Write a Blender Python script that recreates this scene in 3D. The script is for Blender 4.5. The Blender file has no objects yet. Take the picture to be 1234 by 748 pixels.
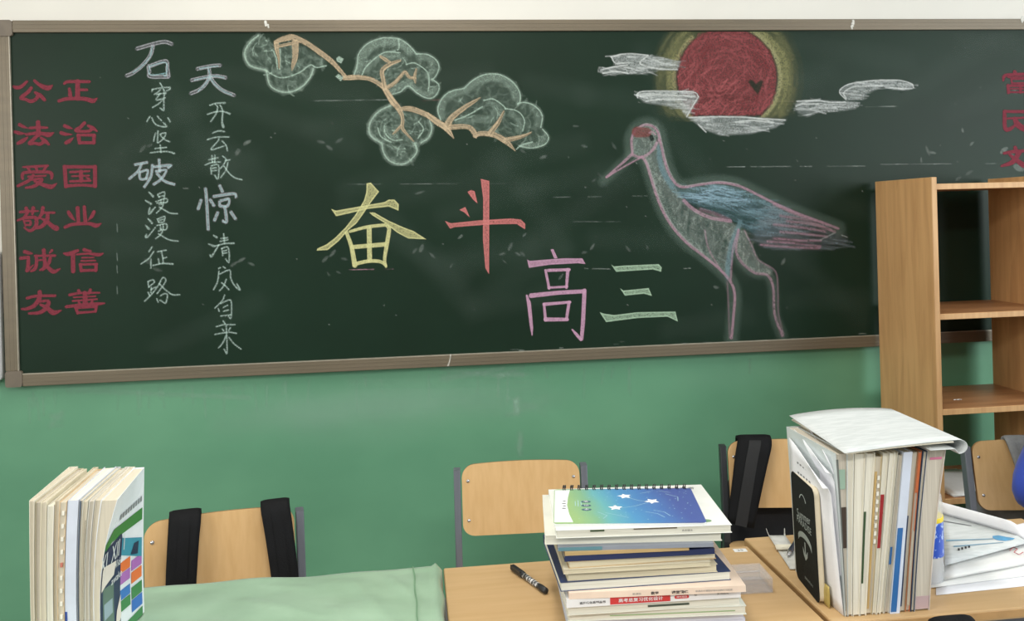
import bpy, bmesh, math, random
import numpy as np
from mathutils import Vector, Matrix

S = bpy.context.scene
COL = S.collection
R = math.radians

# ------------------------------------------------------------------ camera
F_PX, YAW, ROLL, PITCH, PY = 1056.185, 0.11503, -0.02755, 0.0025, 264.39
CAM = np.array([1.2906, -3.0472, 1.4252])
_fw = np.array([math.sin(YAW) * math.cos(PITCH), math.cos(YAW) * math.cos(PITCH), -math.sin(PITCH)])
_r = np.array([math.cos(YAW), -math.sin(YAW), 0.0])
_u = np.cross(_r, _fw)
_rr = math.cos(ROLL) * _r + math.sin(ROLL) * _u
_uu = -math.sin(ROLL) * _r + math.cos(ROLL) * _u
cd = bpy.data.cameras.new('camera')
cam = bpy.data.objects.new('camera', cd)
COL.objects.link(cam)
cd.sensor_fit = 'HORIZONTAL'
cd.sensor_width = 36.0
cd.lens = F_PX / 1234.0 * 36.0
cd.shift_y = -(374.0 - PY) / 1234.0
cd.clip_start = 0.02
cam.matrix_world = Matrix(((_rr[0], _uu[0], -_fw[0], CAM[0]), (_rr[1], _uu[1], -_fw[1], CAM[1]),
                           (_rr[2], _uu[2], -_fw[2], CAM[2]), (0, 0, 0, 1)))
S.camera = cam


def unp(x, y, axis, val):
    """Where the sight line through a photo pixel meets the plane axis = val (metres)."""
    d = _fw + _rr * ((x - 617.0) / F_PX) - _uu * ((y - PY) / F_PX)
    t = (val - CAM[axis]) / d[axis]
    return CAM + t * d


# ------------------------------------------------------------------ light
S.view_settings.view_transform = 'Standard'
S.view_settings.look = 'None'
S.view_settings.gamma = 1.0
S.view_settings.use_curve_mapping = False
S.view_settings.exposure = 0.0
world = bpy.data.worlds.new('daylight')
S.world = world
world.use_nodes = True
bg = world.node_tree.nodes['Background']
bg.inputs[0].default_value = (0.86, 0.94, 1.0, 1)
bg.inputs[1].default_value = 0.28


def area(name, loc, target, sx, sy, watts, col):
    l = bpy.data.lights.new(name, 'AREA')
    l.shape = 'RECTANGLE'
    l.size, l.size_y = sx, sy
    l.energy = watts
    l.color = col
    o = bpy.data.objects.new(name, l)
    COL.objects.link(o)
    o.location = loc
    o.rotation_euler = (Vector(target) - Vector(loc)).to_track_quat('-Z', 'Y').to_euler()
    return o


area('window_daylight', (5.35, -3.0, 1.85), (0.6, -0.9, 1.0), 2.6, 1.6, 116, (0.92, 0.97, 1.0))
area('corridor_daylight', (-1.62, -3.0, 1.9), (3.0, -0.4, 1.1), 2.2, 1.3, 66, (1.0, 0.98, 0.93))
area('tube_lamp_near', (1.25, -1.7, 3.1), (1.25, -1.7, 0.0), 0.3, 1.6, 34, (1.0, 0.97, 0.9))
area('tube_lamp_far', (1.4, -4.6, 3.1), (1.4, -3.6, 0.0), 2.4, 0.3, 62, (1.0, 0.97, 0.9))


# ------------------------------------------------------------------ colour and materials
def lin(c):
    c = c / 255.0
    return c / 12.92 if c <= 0.04045 else ((c + 0.055) / 1.055) ** 2.4


def C(r, g, b):
    return (lin(r), lin(g), lin(b), 1.0)


def mat(name, rgb, rough=0.6, metal=0.0, vary=0.0, scale=(8, 8, 8), rgb2=None, bump=0.0, bump_scale=60, coat=0.0, spec=0.5,
        sheen=0.0, detail=4.0, lo=0.35, hi=0.65):
    m = bpy.data.materials.new(name)
    m.use_nodes = True
    nt = m.node_tree
    b = nt.nodes['Principled BSDF']
    b.inputs['Base Color'].default_value = C(*rgb)
    b.inputs['Roughness'].default_value = rough
    b.inputs['Metallic'].default_value = metal
    b.inputs['Specular IOR Level'].default_value = spec
    b.inputs['Coat Weight'].default_value = coat
    b.inputs['Sheen Weight'].default_value = sheen
    tc = nt.nodes.new('ShaderNodeTexCoord')
    if rgb2 is not None or vary:
        if rgb2 is None:
            rgb2 = tuple(max(0, v * (1 - vary)) for v in rgb)
        mp = nt.nodes.new('ShaderNodeMapping')
        mp.inputs['Scale'].default_value = scale
        n = nt.nodes.new('ShaderNodeTexNoise')
        n.inputs['Scale'].default_value = 1.0
        n.inputs['Detail'].default_value = detail
        rp = nt.nodes.new('ShaderNodeValToRGB')
        rp.color_ramp.elements[0].position = lo
        rp.color_ramp.elements[1].position = hi
        rp.color_ramp.elements[0].color = C(*rgb2)
        rp.color_ramp.elements[1].color = C(*rgb)
        nt.links.new(tc.outputs['Object'], mp.inputs['Vector'])
        nt.links.new(mp.outputs['Vector'], n.inputs['Vector'])
        nt.links.new(n.outputs['Fac'], rp.inputs['Fac'])
        nt.links.new(rp.outputs['Color'], b.inputs['Base Color'])
    if bump:
        n2 = nt.nodes.new('ShaderNodeTexNoise')
        n2.inputs['Scale'].default_value = bump_scale
        n2.inputs['Detail'].default_value = 3
        bp = nt.nodes.new('ShaderNodeBump')
        bp.inputs['Strength'].default_value = bump
        bp.inputs['Distance'].default_value = 0.002
        nt.links.new(tc.outputs['Object'], n2.inputs['Vector'])
        nt.links.new(n2.outputs['Fac'], bp.inputs['Height'])
        nt.links.new(bp.outputs['Normal'], b.inputs['Normal'])
    return m


# ------------------------------------------------------------------ mesh helpers
def link(name, me, parent=None, label=None):
    o = bpy.data.objects.new(name, me)
    COL.objects.link(o)
    if parent is not None:
        o.parent = parent
    if label:
        o['label'] = label
    return o


def obj(name, bm, m, parent=None, smooth=False, label=None, world=False):
    """Link a bmesh as one mesh object; world=True: the mesh was made in room coordinates."""
    if world and parent is not None:
        bm.transform(Matrix.Translation(-parent.location))
    bmesh.ops.recalc_face_normals(bm, faces=bm.faces)
    me = bpy.data.meshes.new(name)
    bm.to_mesh(me)
    bm.free()
    for k in (m if isinstance(m, (list, tuple)) else [m]):
        me.materials.append(k)
    if smooth:
        me.polygons.foreach_set('use_smooth', [True] * len(me.polygons))
        if smooth == 'auto':
            me.set_sharp_from_angle(angle=R(35))
    return link(name, me, parent, label)


def tag(o, label=None, cat=None, group=None, kind=None):
    if label:
        o['label'] = label
    if cat:
        o['category'] = cat
    if group:
        o['group'] = group
    if kind:
        o['kind'] = kind
    return o


def thing(name, label, cat, loc=(0, 0, 0), rz=0.0, group=None):
    o = bpy.data.objects.new(name, None)
    COL.objects.link(o)
    o.empty_display_size = 0.05
    o.location = loc
    o.rotation_euler = (0, 0, rz)
    return tag(o, label, cat, group)


def box(bm, x0, x1, y0, y1, z0, z1, r=0.0, seg=2, mi=0):
    res = bmesh.ops.create_cube(bm, size=1.0)
    vs = res['verts']
    for v in vs:
        v.co = ((x0 + x1) / 2 + v.co.x * (x1 - x0), (y0 + y1) / 2 + v.co.y * (y1 - y0), (z0 + z1) / 2 + v.co.z * (z1 - z0))
    fs = list({f for v in vs for f in v.link_faces})
    for f in fs:
        f.material_index = mi
    if r > 0:
        es = list({e for v in vs for e in v.link_edges})
        bmesh.ops.bevel(bm, geom=es, offset=r, segments=seg, profile=0.5, affect='EDGES')
    return bm


def nbm(*a, **k):
    return box(bmesh.new(), *a, **k)


def tube(bm, pts, rad, n=10, cap=True, flat=1.0):
    """Round tube along pts; rad: number or one per point."""
    P = [Vector(p) for p in pts]
    rs = rad if isinstance(rad, (list, tuple)) else [rad] * len(P)
    rings = []
    up = Vector((0, 0, 1))
    for i, p in enumerate(P):
        t = (P[min(i + 1, len(P) - 1)] - P[max(i - 1, 0)]).normalized()
        a = t.cross(up)
        if a.length < 1e-3:
            a = t.cross(Vector((0, 1, 0)))
        a.normalize()
        b = t.cross(a).normalized()
        rings.append([bm.verts.new(p + (a * math.cos(k * 2 * math.pi / n) + b * math.sin(k * 2 * math.pi / n) * flat) * rs[i]) for k in range(n)])
    for i in range(len(P) - 1):
        for k in range(n):
            bm.faces.new((rings[i][k], rings[i][(k + 1) % n], rings[i + 1][(k + 1) % n], rings[i + 1][k]))
    if cap:
        bm.faces.new(rings[0])
        bm.faces.new(rings[-1])
    return bm


def lathe(bm, prof, n=32, centre=(0, 0, 0)):
    cx, cy, cz = centre
    rings = []
    for r, z in prof:
        rings.append([bm.verts.new((cx + r * math.cos(k * 2 * math.pi / n), cy + r * math.sin(k * 2 * math.pi / n), cz + z)) for k in range(n)])
    for i in range(len(prof) - 1):
        for k in range(n):
            bm.faces.new((rings[i][k], rings[i][(k + 1) % n], rings[i + 1][(k + 1) % n], rings[i + 1][k]))
    bm.faces.new(rings[0])
    bm.faces.new(rings[-1])
    return bm


def sheet(bm, rows, thick=0.0004, mi=0):
    """Thin sheet through a grid of points (rows of equal length), given a thickness."""
    V = [[Vector(p) for p in r] for r in rows]
    nr, nc = len(V), len(V[0])
    nor = [[None] * nc for _ in range(nr)]
    for i in range(nr):
        for j in range(nc):
            a = V[min(i + 1, nr - 1)][j] - V[max(i - 1, 0)][j]
            b = V[i][min(j + 1, nc - 1)] - V[i][max(j - 1, 0)]
            n = a.cross(b)
            nor[i][j] = n.normalized() if n.length > 1e-12 else Vector((0, 0, 1))
    T = [[bm.verts.new(V[i][j] + nor[i][j] * thick / 2) for j in range(nc)] for i in range(nr)]
    B = [[bm.verts.new(V[i][j] - nor[i][j] * thick / 2) for j in range(nc)] for i in range(nr)]
    fs = []
    for i in range(nr - 1):
        for j in range(nc - 1):
            fs.append(bm.faces.new((T[i][j], T[i][j + 1], T[i + 1][j + 1], T[i + 1][j])))
            fs.append(bm.faces.new((B[i][j], B[i + 1][j], B[i + 1][j + 1], B[i][j + 1])))
    for i in range(nr - 1):
        fs.append(bm.faces.new((T[i][0], T[i + 1][0], B[i + 1][0], B[i][0])))
        fs.append(bm.faces.new((T[i][-1], B[i][-1], B[i + 1][-1], T[i + 1][-1])))
    for j in range(nc - 1):
        fs.append(bm.faces.new((T[0][j], B[0][j], B[0][j + 1], T[0][j + 1])))
        fs.append(bm.faces.new((T[-1][j], T[-1][j + 1], B[-1][j + 1], B[-1][j])))
    for f in fs:
        f.material_index = mi
    return bm


def gbox(bm, a0, a1, b0, b1, c0, c1, nb=4, nc=8, na=1, fn=None):
    """Box with subdivided sides (a thickness, b depth, c height), bent by fn(a,b,c) -> xyz."""
    A = [a0 + (a1 - a0) * i / na for i in range(na + 1)]
    B = [b0 + (b1 - b0) * i / nb for i in range(nb + 1)]
    Cc = [c0 + (c1 - c0) * i / nc for i in range(nc + 1)]
    cache = {}

    def v(i, j, k):
        if (i, j, k) not in cache:
            q = (A[i], B[j], Cc[k])
            cache[(i, j, k)] = bm.verts.new(fn(*q) if fn else q)
        return cache[(i, j, k)]
    for j in range(nb):
        for k in range(nc):
            for i in (0, na):
                bm.faces.new((v(i, j, k), v(i, j + 1, k), v(i, j + 1, k + 1), v(i, j, k + 1)))
    for i in range(na):
        for k in range(nc):
            for j in (0, nb):
                bm.faces.new((v(i, j, k), v(i + 1, j, k), v(i + 1, j, k + 1), v(i, j, k + 1)))
        for j in range(nb):
            for k in (0, nc):
                bm.faces.new((v(i, j, k), v(i + 1, j, k), v(i + 1, j + 1, k), v(i, j + 1, k)))
    return bm


def poly_prism(bm, pts, fn, t):
    """Flat outline pts (u,v) given thickness t; fn(u,v,w) -> xyz."""
    top = [bm.verts.new(fn(u, v, t)) for u, v in pts]
    bot = [bm.verts.new(fn(u, v, 0.0)) for u, v in pts]
    n = len(pts)
    bm.faces.new(top)
    bm.faces.new(bot[::-1])
    for i in range(n):
        bm.faces.new((top[i], top[(i + 1) % n], bot[(i + 1) % n], bot[i]))
    return bm


def rrect(x0, x1, y0, y1, r, n=5):
    out = []
    for cx, cy, a in ((x1 - r, y1 - r, 0), (x0 + r, y1 - r, 90), (x0 + r, y0 + r, 180), (x1 - r, y0 + r, 270)):
        for k in range(n + 1):
            t = R(a + 90.0 * k / n)
            out.append((cx + r * math.cos(t), cy + r * math.sin(t)))
    return out


def text_mesh(body, size, fn, name, m, parent, bold=0.0, sx=1.0, align='CENTER', label=None):
    """Print lettering: the glyph outlines as a thin mesh placed by fn(u, v)."""
    cu = bpy.data.curves.new(name, 'FONT')
    cu.body = body
    cu.size = size
    cu.align_x = align
    cu.align_y = 'CENTER'
    cu.offset = bold
    cu.resolution_u = 3
    o = bpy.data.objects.new(name, cu)
    COL.objects.link(o)
    dg = bpy.context.evaluated_depsgraph_get()
    me = bpy.data.meshes.new_from_object(o.evaluated_get(dg))
    bpy.data.objects.remove(o)
    bpy.data.curves.remove(cu)
    for v in me.vertices:
        v.co = fn(v.co.x * sx, v.co.y)
    me.materials.clear()
    me.materials.append(m)
    return link(name, me, parent, label)


# ------------------------------------------------------------------ the room
WALL_Y = 0.03
DADO = 1.155
m_white_wall = mat('white_wall_paint', (224, 221, 214), 0.85, vary=0.03, scale=(2, 2, 2), bump=0.05, bump_scale=90)
m_green_wall = mat('green_dado_paint', (102, 155, 123), 0.42, rgb2=(91, 143, 113), scale=(1.6, 1.6, 2.6), bump=0.04, bump_scale=25)
m_floor = mat('terrazzo_floor', (150, 146, 138), 0.35, rgb2=(120, 116, 110), scale=(60, 60, 60))
m_ceiling = mat('ceiling_paint', (238, 238, 234), 0.9, vary=0.02, scale=(2, 2, 2))
m_bronze = mat('bronze_aluminium', (114, 103, 86), 0.45, metal=0.2, rgb2=(107, 97, 81), scale=(3, 20, 30))
m_bronze_cap = mat('bronze_plastic_corner', (112, 101, 88), 0.5, rgb2=(104, 94, 82), scale=(30, 30, 30))


def wall_quad(name, faces, mats):
    bm = bmesh.new()
    for pts, mi in faces:
        f = bm.faces.new([bm.verts.new(p) for p in pts])
        f.material_index = mi
    me = bpy.data.meshes.new(name)
    bm.to_mesh(me)
    bm.free()
    for m in mats:
        me.materials.append(m)
    o = link(name, me)
    o['kind'] = 'structure'
    return o


XL, XR, YF, ZC = -1.75, 5.5, -6.5, 3.2
bm = bmesh.new()
box(bm, XL, XR, WALL_Y, WALL_Y + 0.2, 0, DADO, mi=1)
box(bm, XL, XR, WALL_Y + 0.0006, WALL_Y + 0.2, DADO, ZC, mi=0)
o = obj('wall_back', bm, [m_white_wall, m_green_wall]); o['kind'] = 'structure'
o = obj('floor', nbm(XL - .2, XR + .2, YF, WALL_Y + .2, -0.1, 0), m_floor); o['kind'] = 'structure'
o = obj('ceiling', nbm(XL - .2, XR + .2, YF, WALL_Y + .2, ZC, ZC + .1), m_ceiling); o['kind'] = 'structure'


def side_wall(name, xa, xb, wins):
    bm = bmesh.new()
    zs = (0.95, 2.7)
    for z0, z1, mi in ((0, zs[0], 1), (zs[1], ZC, 0)):
        box(bm, xa, xb, YF, WALL_Y, z0, z1, mi=mi)
    y = YF
    for w0, w1 in wins + [(WALL_Y, WALL_Y)]:
        if w0 - y > 1e-3:
            box(bm, xa, xb, y, w0, zs[0], DADO, mi=1)
            box(bm, xa, xb, y, w0, DADO, zs[1], mi=0)
        y = w1
    o = obj(name, bm, [m_white_wall, m_green_wall]); o['kind'] = 'structure'


side_wall('wall_left', XL - .2, XL, [(-5.6, -3.9), (-3.3, -1.5)])
side_wall('wall_right', XR, XR + .2, [(-5.9, -4.2), (-3.8, -1.3)])
m_sash = mat('white_window_sash', (230, 230, 228), 0.4, vary=0.02)
nw = 0
for x, wins in ((XL - .1, [(-5.6, -3.9), (-3.3, -1.5)]), (XR + .1, [(-5.9, -4.2), (-3.8, -1.3)])):
    for w0, w1 in wins:
        nw += 1
        bm = bmesh.new()
        for a, b in ((w0, w0 + .05), ((w0 + w1) / 2 - .025, (w0 + w1) / 2 + .025), (w1 - .05, w1)):
            box(bm, x - .03, x + .03, a, b, .95, 2.7)
        for a, b in ((.95, 1.0), (2.65, 2.7), (2.1, 2.14)):
            box(bm, x - .03, x + .03, w0, w1, a, b)
        o = obj('window_%d' % nw, bm, m_sash); o['kind'] = 'structure'
bm = bmesh.new()
box(bm, XL, XR, WALL_Y - 0.012, WALL_Y, 0, 0.1, 0.003)
o = obj('baseboard_back', bm, mat('grey_skirting', (120, 120, 118), 0.5, vary=0.05)); o['kind'] = 'structure'

# white box at the far left of the wall
t = thing('control_box', 'white rounded box on the wall beside the left end of the blackboard', 'box', (-0.11, WALL_Y, 0.937))
m_wbox = mat('white_enamel_box', (236, 236, 236), 0.35, vary=0.02)
obj('casing', nbm(-0.19, -0.0525, -0.035, WALL_Y, 0.937, 1.36, 0.012, 4), m_wbox, t, True, world=True)
obj('front_door', nbm(-0.178, -0.068, -0.039, -0.0352, 0.955, 1.34, 0.0015, 2), m_wbox, t, world=True)
# ------------------------------------------------------------------ the blackboard
BX0, BX1, BZ0, BZ1 = 0.0, 4.0, 0.955, 2.075
FW = 0.040
board = thing('blackboard', 'long dark green blackboard with bronze frame covered in chalk drawings and lettering', 'blackboard', (2.0, 0.0, 0.915))
m_board = mat('green_chalkboard', (26, 46, 34), 0.42, rgb2=(23, 40, 29), scale=(2.2, 2.2, 2.6), spec=0.15, detail=6, lo=.3, hi=.7)
obj('writing_surface', nbm(BX0 - .01, BX1 + .01, 0.0, 0.026, BZ0 - .01, BZ1 + .01), m_board, board, world=True)


def rail(x0, x1, z0, z1, horiz):
    bm = bmesh.new()
    box(bm, x0, x1, -0.009, 0.0295, z0, z1, 0.002, 2)
    for k in (0.36, 0.68):          # shallow drawn ridges of the extrusion
        if horiz:
            c = z0 + (z1 - z0) * k
            box(bm, x0, x1, -0.0098, -0.0088, c - .0022, c + .0022, 0.0003, 1)
        else:
            c = x0 + (x1 - x0) * k
            box(bm, c - .0022, c + .0022, -0.0098, -0.0088, z0, z1, 0.0003, 1)
    return bm


cw = 0.05
obj('frame_rail', rail(BX0 + .012, BX1 - .012, BZ1, BZ1 + FW, True), m_bronze, board, world=True)
obj('frame_rail', rail(BX0 + .012, BX1 - .012, BZ0 - FW, BZ0, True), m_bronze, board, world=True)
obj('frame_rail', rail(BX0 - FW, BX0, BZ0 + .012, BZ1 - .012, False), m_bronze, board, world=True)
obj('frame_rail', rail(BX1, BX1 + FW, BZ0 + .012, BZ1 - .012, False), m_bronze, board, world=True)
for sx, sz in ((0, 0), (0, 1), (1, 0), (1, 1)):
    x = BX0 - FW - .001 if sx == 0 else BX1 - .012
    z = BZ0 - FW - .001 if sz == 0 else BZ1 - .012
    pts = rrect(x, x + FW + .013, z, z + FW + .013, .009)
    obj('frame_corner', poly_prism(bmesh.new(), pts, lambda u, v, w: (u, -0.0108 + w, v), 0.0395), m_bronze_cap, board, world=True, label='darker plastic corner cap of the frame')
# pale line of the inner lip
bm = bmesh.new()
box(bm, BX0, BX1, -0.0085, 0.0, BZ0 - .001, BZ0 + .0018)
box(bm, BX0 - .001, BX0 + .0018, -0.0085, 0.0, BZ0, BZ1)
obj('inner_lip', bm, mat('worn_aluminium_lip', (172, 165, 150), 0.4, metal=.3, vary=.1, scale=(30, 3, 30)), board, world=True)


def chalk_material():
    m = bpy.data.materials.new('chalk')
    m.use_nodes = True
    nt = m.node_tree
    nt.nodes.clear()
    out = nt.nodes.new('ShaderNodeOutputMaterial')
    at = nt.nodes.new('ShaderNodeAttribute'); at.attribute_name = 'chalk'
    b = nt.nodes.new('ShaderNodeBsdfPrincipled')
    b.inputs['Roughness'].default_value = 0.95
    b.inputs['Specular IOR Level'].default_value = 0.1
    tr = nt.nodes.new('ShaderNodeBsdfTransparent')
    mx = nt.nodes.new('ShaderNodeMixShader')
    tc = nt.nodes.new('ShaderNodeTexCoord')
    n = nt.nodes.new('ShaderNodeTexNoise')
    n.inputs['Scale'].default_value = 420
    n.inputs['Detail'].default_value = 2
    mr = nt.nodes.new('ShaderNodeMapRange')
    mr.inputs['From Min'].default_value = 0.3
    mr.inputs['From Max'].default_value = 0.7
    mr.inputs['To Min'].default_value = 0.7
    mr.inputs['To Max'].default_value = 1.25
    mu = nt.nodes.new('ShaderNodeMath'); mu.operation = 'MULTIPLY'; mu.use_clamp = True
    L = nt.links.new
    L(tc.outputs['Object'], n.inputs['Vector']); L(n.outputs['Fac'], mr.inputs['Value'])
    L(mr.outputs['Result'], mu.inputs[0]); L(at.outputs['Alpha'], mu.inputs[1])
    L(at.outputs['Color'], b.inputs['Base Color'])
    L(mu.outputs[0], mx.inputs['Fac']); L(tr.outputs[0], mx.inputs[1]); L(b.outputs[0], mx.inputs[2])
    L(mx.outputs[0], out.inputs['Surface'])
    return m


M_CHALK = chalk_material()


def smooth_pts(pts, n=5):
    """Catmull-Rom through (x, y, w) points."""
    P = np.array(pts, float)
    if len(P) < 3:
        return P
    Q = np.vstack([2 * P[0] - P[1], P, 2 * P[-1] - P[-2]])
    out = []
    for i in range(1, len(Q) - 2):
        for k in range(n):
            t = k / n
            a, b, c, d = Q[i - 1], Q[i], Q[i + 1], Q[i + 2]
            out.append(0.5 * (2 * b + (c - a) * t + (2 * a - 5 * b + 4 * c - d) * t * t + (3 * b - a - 3 * c + d) * t ** 3))
    out.append(P[-1])
    out = np.array(out)
    out[:, 2] = np.maximum(out[:, 2], 0.05)
    return out


class Chalk:
    """Chalk (or paint) laid on the board: coverage and colour on a fine grid over a photo-pixel box, unprojected onto the board."""

    def __init__(s, x0, y0, x1, y1, ss=2.0, seed=1, tf=None):
        s.x0, s.y0, s.ss = x0, y0, ss
        s.W, s.H = int((x1 - x0) * ss) + 2, int((y1 - y0) * ss) + 2
        s.c = np.zeros((s.H, s.W, 3)); s.a = np.zeros((s.H, s.W))
        rg = np.random.default_rng(seed)
        s.rg = rg
        n1 = rg.random((s.H, s.W))
        n2 = np.kron(rg.random((s.H // 3 + 2, s.W // 3 + 2)), np.ones((3, 3)))[:s.H, :s.W]
        s.n = 0.5 * n1 + 0.5 * n2
        s.tf = tf or (0, 0, 1.0)

    def T(s, pts, w=None):
        ox, oy, k = s.tf
        out = []
        for p in pts:
            ww = p[2] if len(p) > 2 else w
            out.append((ox + p[0] / k, oy + p[1] / k, (ww or 0) / k))
        return out

    def _win(s, X0, Y0, X1, Y1):
        i0 = max(0, int((Y0 - s.y0) * s.ss)); i1 = min(s.H, int((Y1 - s.y0) * s.ss) + 2)
        j0 = max(0, int((X0 - s.x0) * s.ss)); j1 = min(s.W, int((X1 - s.x0) * s.ss) + 2)
        if i1 <= i0 or j1 <= j0:
            return None
        yy, xx = np.mgrid[i0:i1, j0:j1]
        return i0, i1, j0, j1, s.x0 + xx / s.ss, s.y0 + yy / s.ss

    def _lay(s, w, m, col, rough):
        i0, i1, j0, j1 = w[:4]
        if rough:
            m = m * np.clip(1 - rough + 2 * rough * s.n[i0:i1, j0:j1], 0, 1.15)
        m = np.clip(m, 0, 1)
        A, Cc = s.a[i0:i1, j0:j1], s.c[i0:i1, j0:j1]
        na = 1 - (1 - A) * (1 - m)
        k = np.where(na > 1e-6, m / np.maximum(na, 1e-6), 0)[..., None]
        s.c[i0:i1, j0:j1] = Cc * (1 - k) + np.array(col) * k
        s.a[i0:i1, j0:j1] = na

    def stroke(s, pts, col, alpha=0.9, w=None, soft=0.8, rough=0.3, smooth=True, erase=False):
        P = np.array(s.T(pts, w))
        if smooth:
            P = smooth_pts(P)
        mw = P[:, 2].max() / 2 + soft
        win = s._win(P[:, 0].min() - mw, P[:, 1].min() - mw, P[:, 0].max() + mw, P[:, 1].max() + mw)
        if win is None:
            return
        X, Y = win[4], win[5]
        best = np.full(X.shape, 1e9)
        for a, b in zip(P[:-1], P[1:]):
            d = b[:2] - a[:2]
            L2 = max(float(d @ d), 1e-9)
            t = np.clip(((X - a[0]) * d[0] + (Y - a[1]) * d[1]) / L2, 0, 1)
            D = np.hypot(X - a[0] - t * d[0], Y - a[1] - t * d[1]) - (a[2] + t * (b[2] - a[2])) / 2
            best = np.minimum(best, D)
        m = np.clip(0.5 - best / soft, 0, 1)
        m = m * m * (3 - 2 * m) * alpha
        if erase:
            s.a[win[0]:win[1], win[2]:win[3]] *= (1 - m)
        else:
            s._lay(win, m, [lin(c) for c in col], rough)

    def poly(s, pts, col, alpha=0.6, soft=0.8, rough=0.3, edge=None, smooth=False, ew=1.2):
        P = np.array(s.T(pts, 1))
        if smooth:
            P = smooth_pts(np.vstack([P, P[:1]]))[:-1]
        P = P[:, :2]
        win = s._win(P[:, 0].min() - soft, P[:, 1].min() - soft, P[:, 0].max() + soft, P[:, 1].max() + soft)
        if win is None:
            return
        X, Y = win[4], win[5]
        ins = np.zeros(X.shape, bool); best = np.full(X.shape, 1e9)
        for a, b in zip(P, np.roll(P, -1, 0)):
            d = b - a
            t = np.clip(((X - a[0]) * d[0] + (Y - a[1]) * d[1]) / max(float(d @ d), 1e-9), 0, 1)
            best = np.minimum(best, np.hypot(X - a[0] - t * d[0], Y - a[1] - t * d[1]))
            if abs(d[1]) > 1e-12:
                ins ^= ((a[1] > Y) != (b[1] > Y)) & (X < d[0] * (Y - a[1]) / d[1] + a[0])
        D = np.where(ins, -best, best)
        m = np.clip(0.5 - D / soft, 0, 1) * alpha
        s._lay(win, m, [lin(c) for c in col], rough)
        if edge:
            s._lay(win, np.clip(ew / 2 + 0.4 - np.abs(D + ew / 2), 0, 1) * edge, [lin(c) for c in col], rough)

    def hatch(s, pts, n, ang, length, w, col, alpha, jitter=0.25, soft=1.0, curve=0.0):
        P = np.array(s.T(pts, 1))[:, :2]
        x0, y0 = P.min(0); x1, y1 = P.max(0)
        ox, oy, k = s.tf
        tf, s.tf = s.tf, (0, 0, 1.0)
        c = 0; tries = 0
        while c < n and tries < n * 20:
            tries += 1
            x, y = x0 + s.rg.random() * (x1 - x0), y0 + s.rg.random() * (y1 - y0)
            ins = False
            for a, b in zip(P, np.roll(P, -1, 0)):
                if (a[1] > y) != (b[1] > y) and x < (b[0] - a[0]) * (y - a[1]) / (b[1] - a[1]) + a[0]:
                    ins = not ins
            if not ins:
                continue
            c += 1
            an = (ang(x, y) if callable(ang) else ang) + s.rg.normal() * jitter
            L = length * (0.5 + s.rg.random())
            dx, dy = math.cos(an) * L / 2, math.sin(an) * L / 2
            q = curve * L
            al = alpha * (0.4 + 0.8 * s.rg.random())
            ww = w * (0.6 + 0.8 * s.rg.random())
            s.stroke([(x - dx, y - dy, ww), (x - dy * q, y + dx * q, ww), (x + dx, y + dy, ww)], col, al, soft=soft, rough=0.45)
        s.tf = tf

    def mesh(s, name, parent, off=0.0007, label=None, thr=0.025, plane_y=0.0, gain=0.88):
        A = s.a
        mx = np.maximum(np.maximum(A[:-1, :-1], A[1:, :-1]), np.maximum(A[:-1, 1:], A[1:, 1:]))
        I, J = np.nonzero(mx > thr)
        if len(I) == 0:
            return None
        ids = np.arange(s.H * s.W).reshape(s.H, s.W)
        F = np.stack([ids[I, J], ids[I + 1, J], ids[I + 1, J + 1], ids[I, J + 1]], 1)
        used, inv = np.unique(F, return_inverse=True)
        F = inv.reshape(F.shape)
        yy, xx = used // s.W, used % s.W
        px, py = s.x0 + xx / s.ss, s.y0 + yy / s.ss
        d = _fw[None] + _rr[None] * ((px - 617.0) / F_PX)[:, None] - _uu[None] * ((py - PY) / F_PX)[:, None]
        t = (plane_y - CAM[1]) / d[:, 1]
        V = CAM[None] + d * t[:, None]
        V[:, 1] = plane_y - off
        V = V - np.array(parent.location)[None]
        me = bpy.data.meshes.new(name)
        me.vertices.add(len(V)); me.vertices.foreach_set('co', V.astype(np.float32).ravel())
        me.loops.add(F.size); me.loops.foreach_set('vertex_index', F.astype(np.int32).ravel())
        me.polygons.add(len(F))
        me.polygons.foreach_set('loop_start', np.arange(0, F.size, 4, dtype=np.int32))
        me.update(calc_edges=True)
        at = me.attributes.new('chalk', 'FLOAT_COLOR', 'POINT')
        cc = s.c.reshape(-1, 3)[used]
        lum = cc @ np.array([.2126, .7152, .0722])
        cc = lum[:, None] + (cc - lum[:, None]) * .9
        col = np.concatenate([cc * gain, A.reshape(-1, 1)[used]], 1)
        at.data.foreach_set('color', col.astype(np.float32).ravel())
        me.materials.append(M_CHALK)
        return link(name, me, parent, label)


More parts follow.
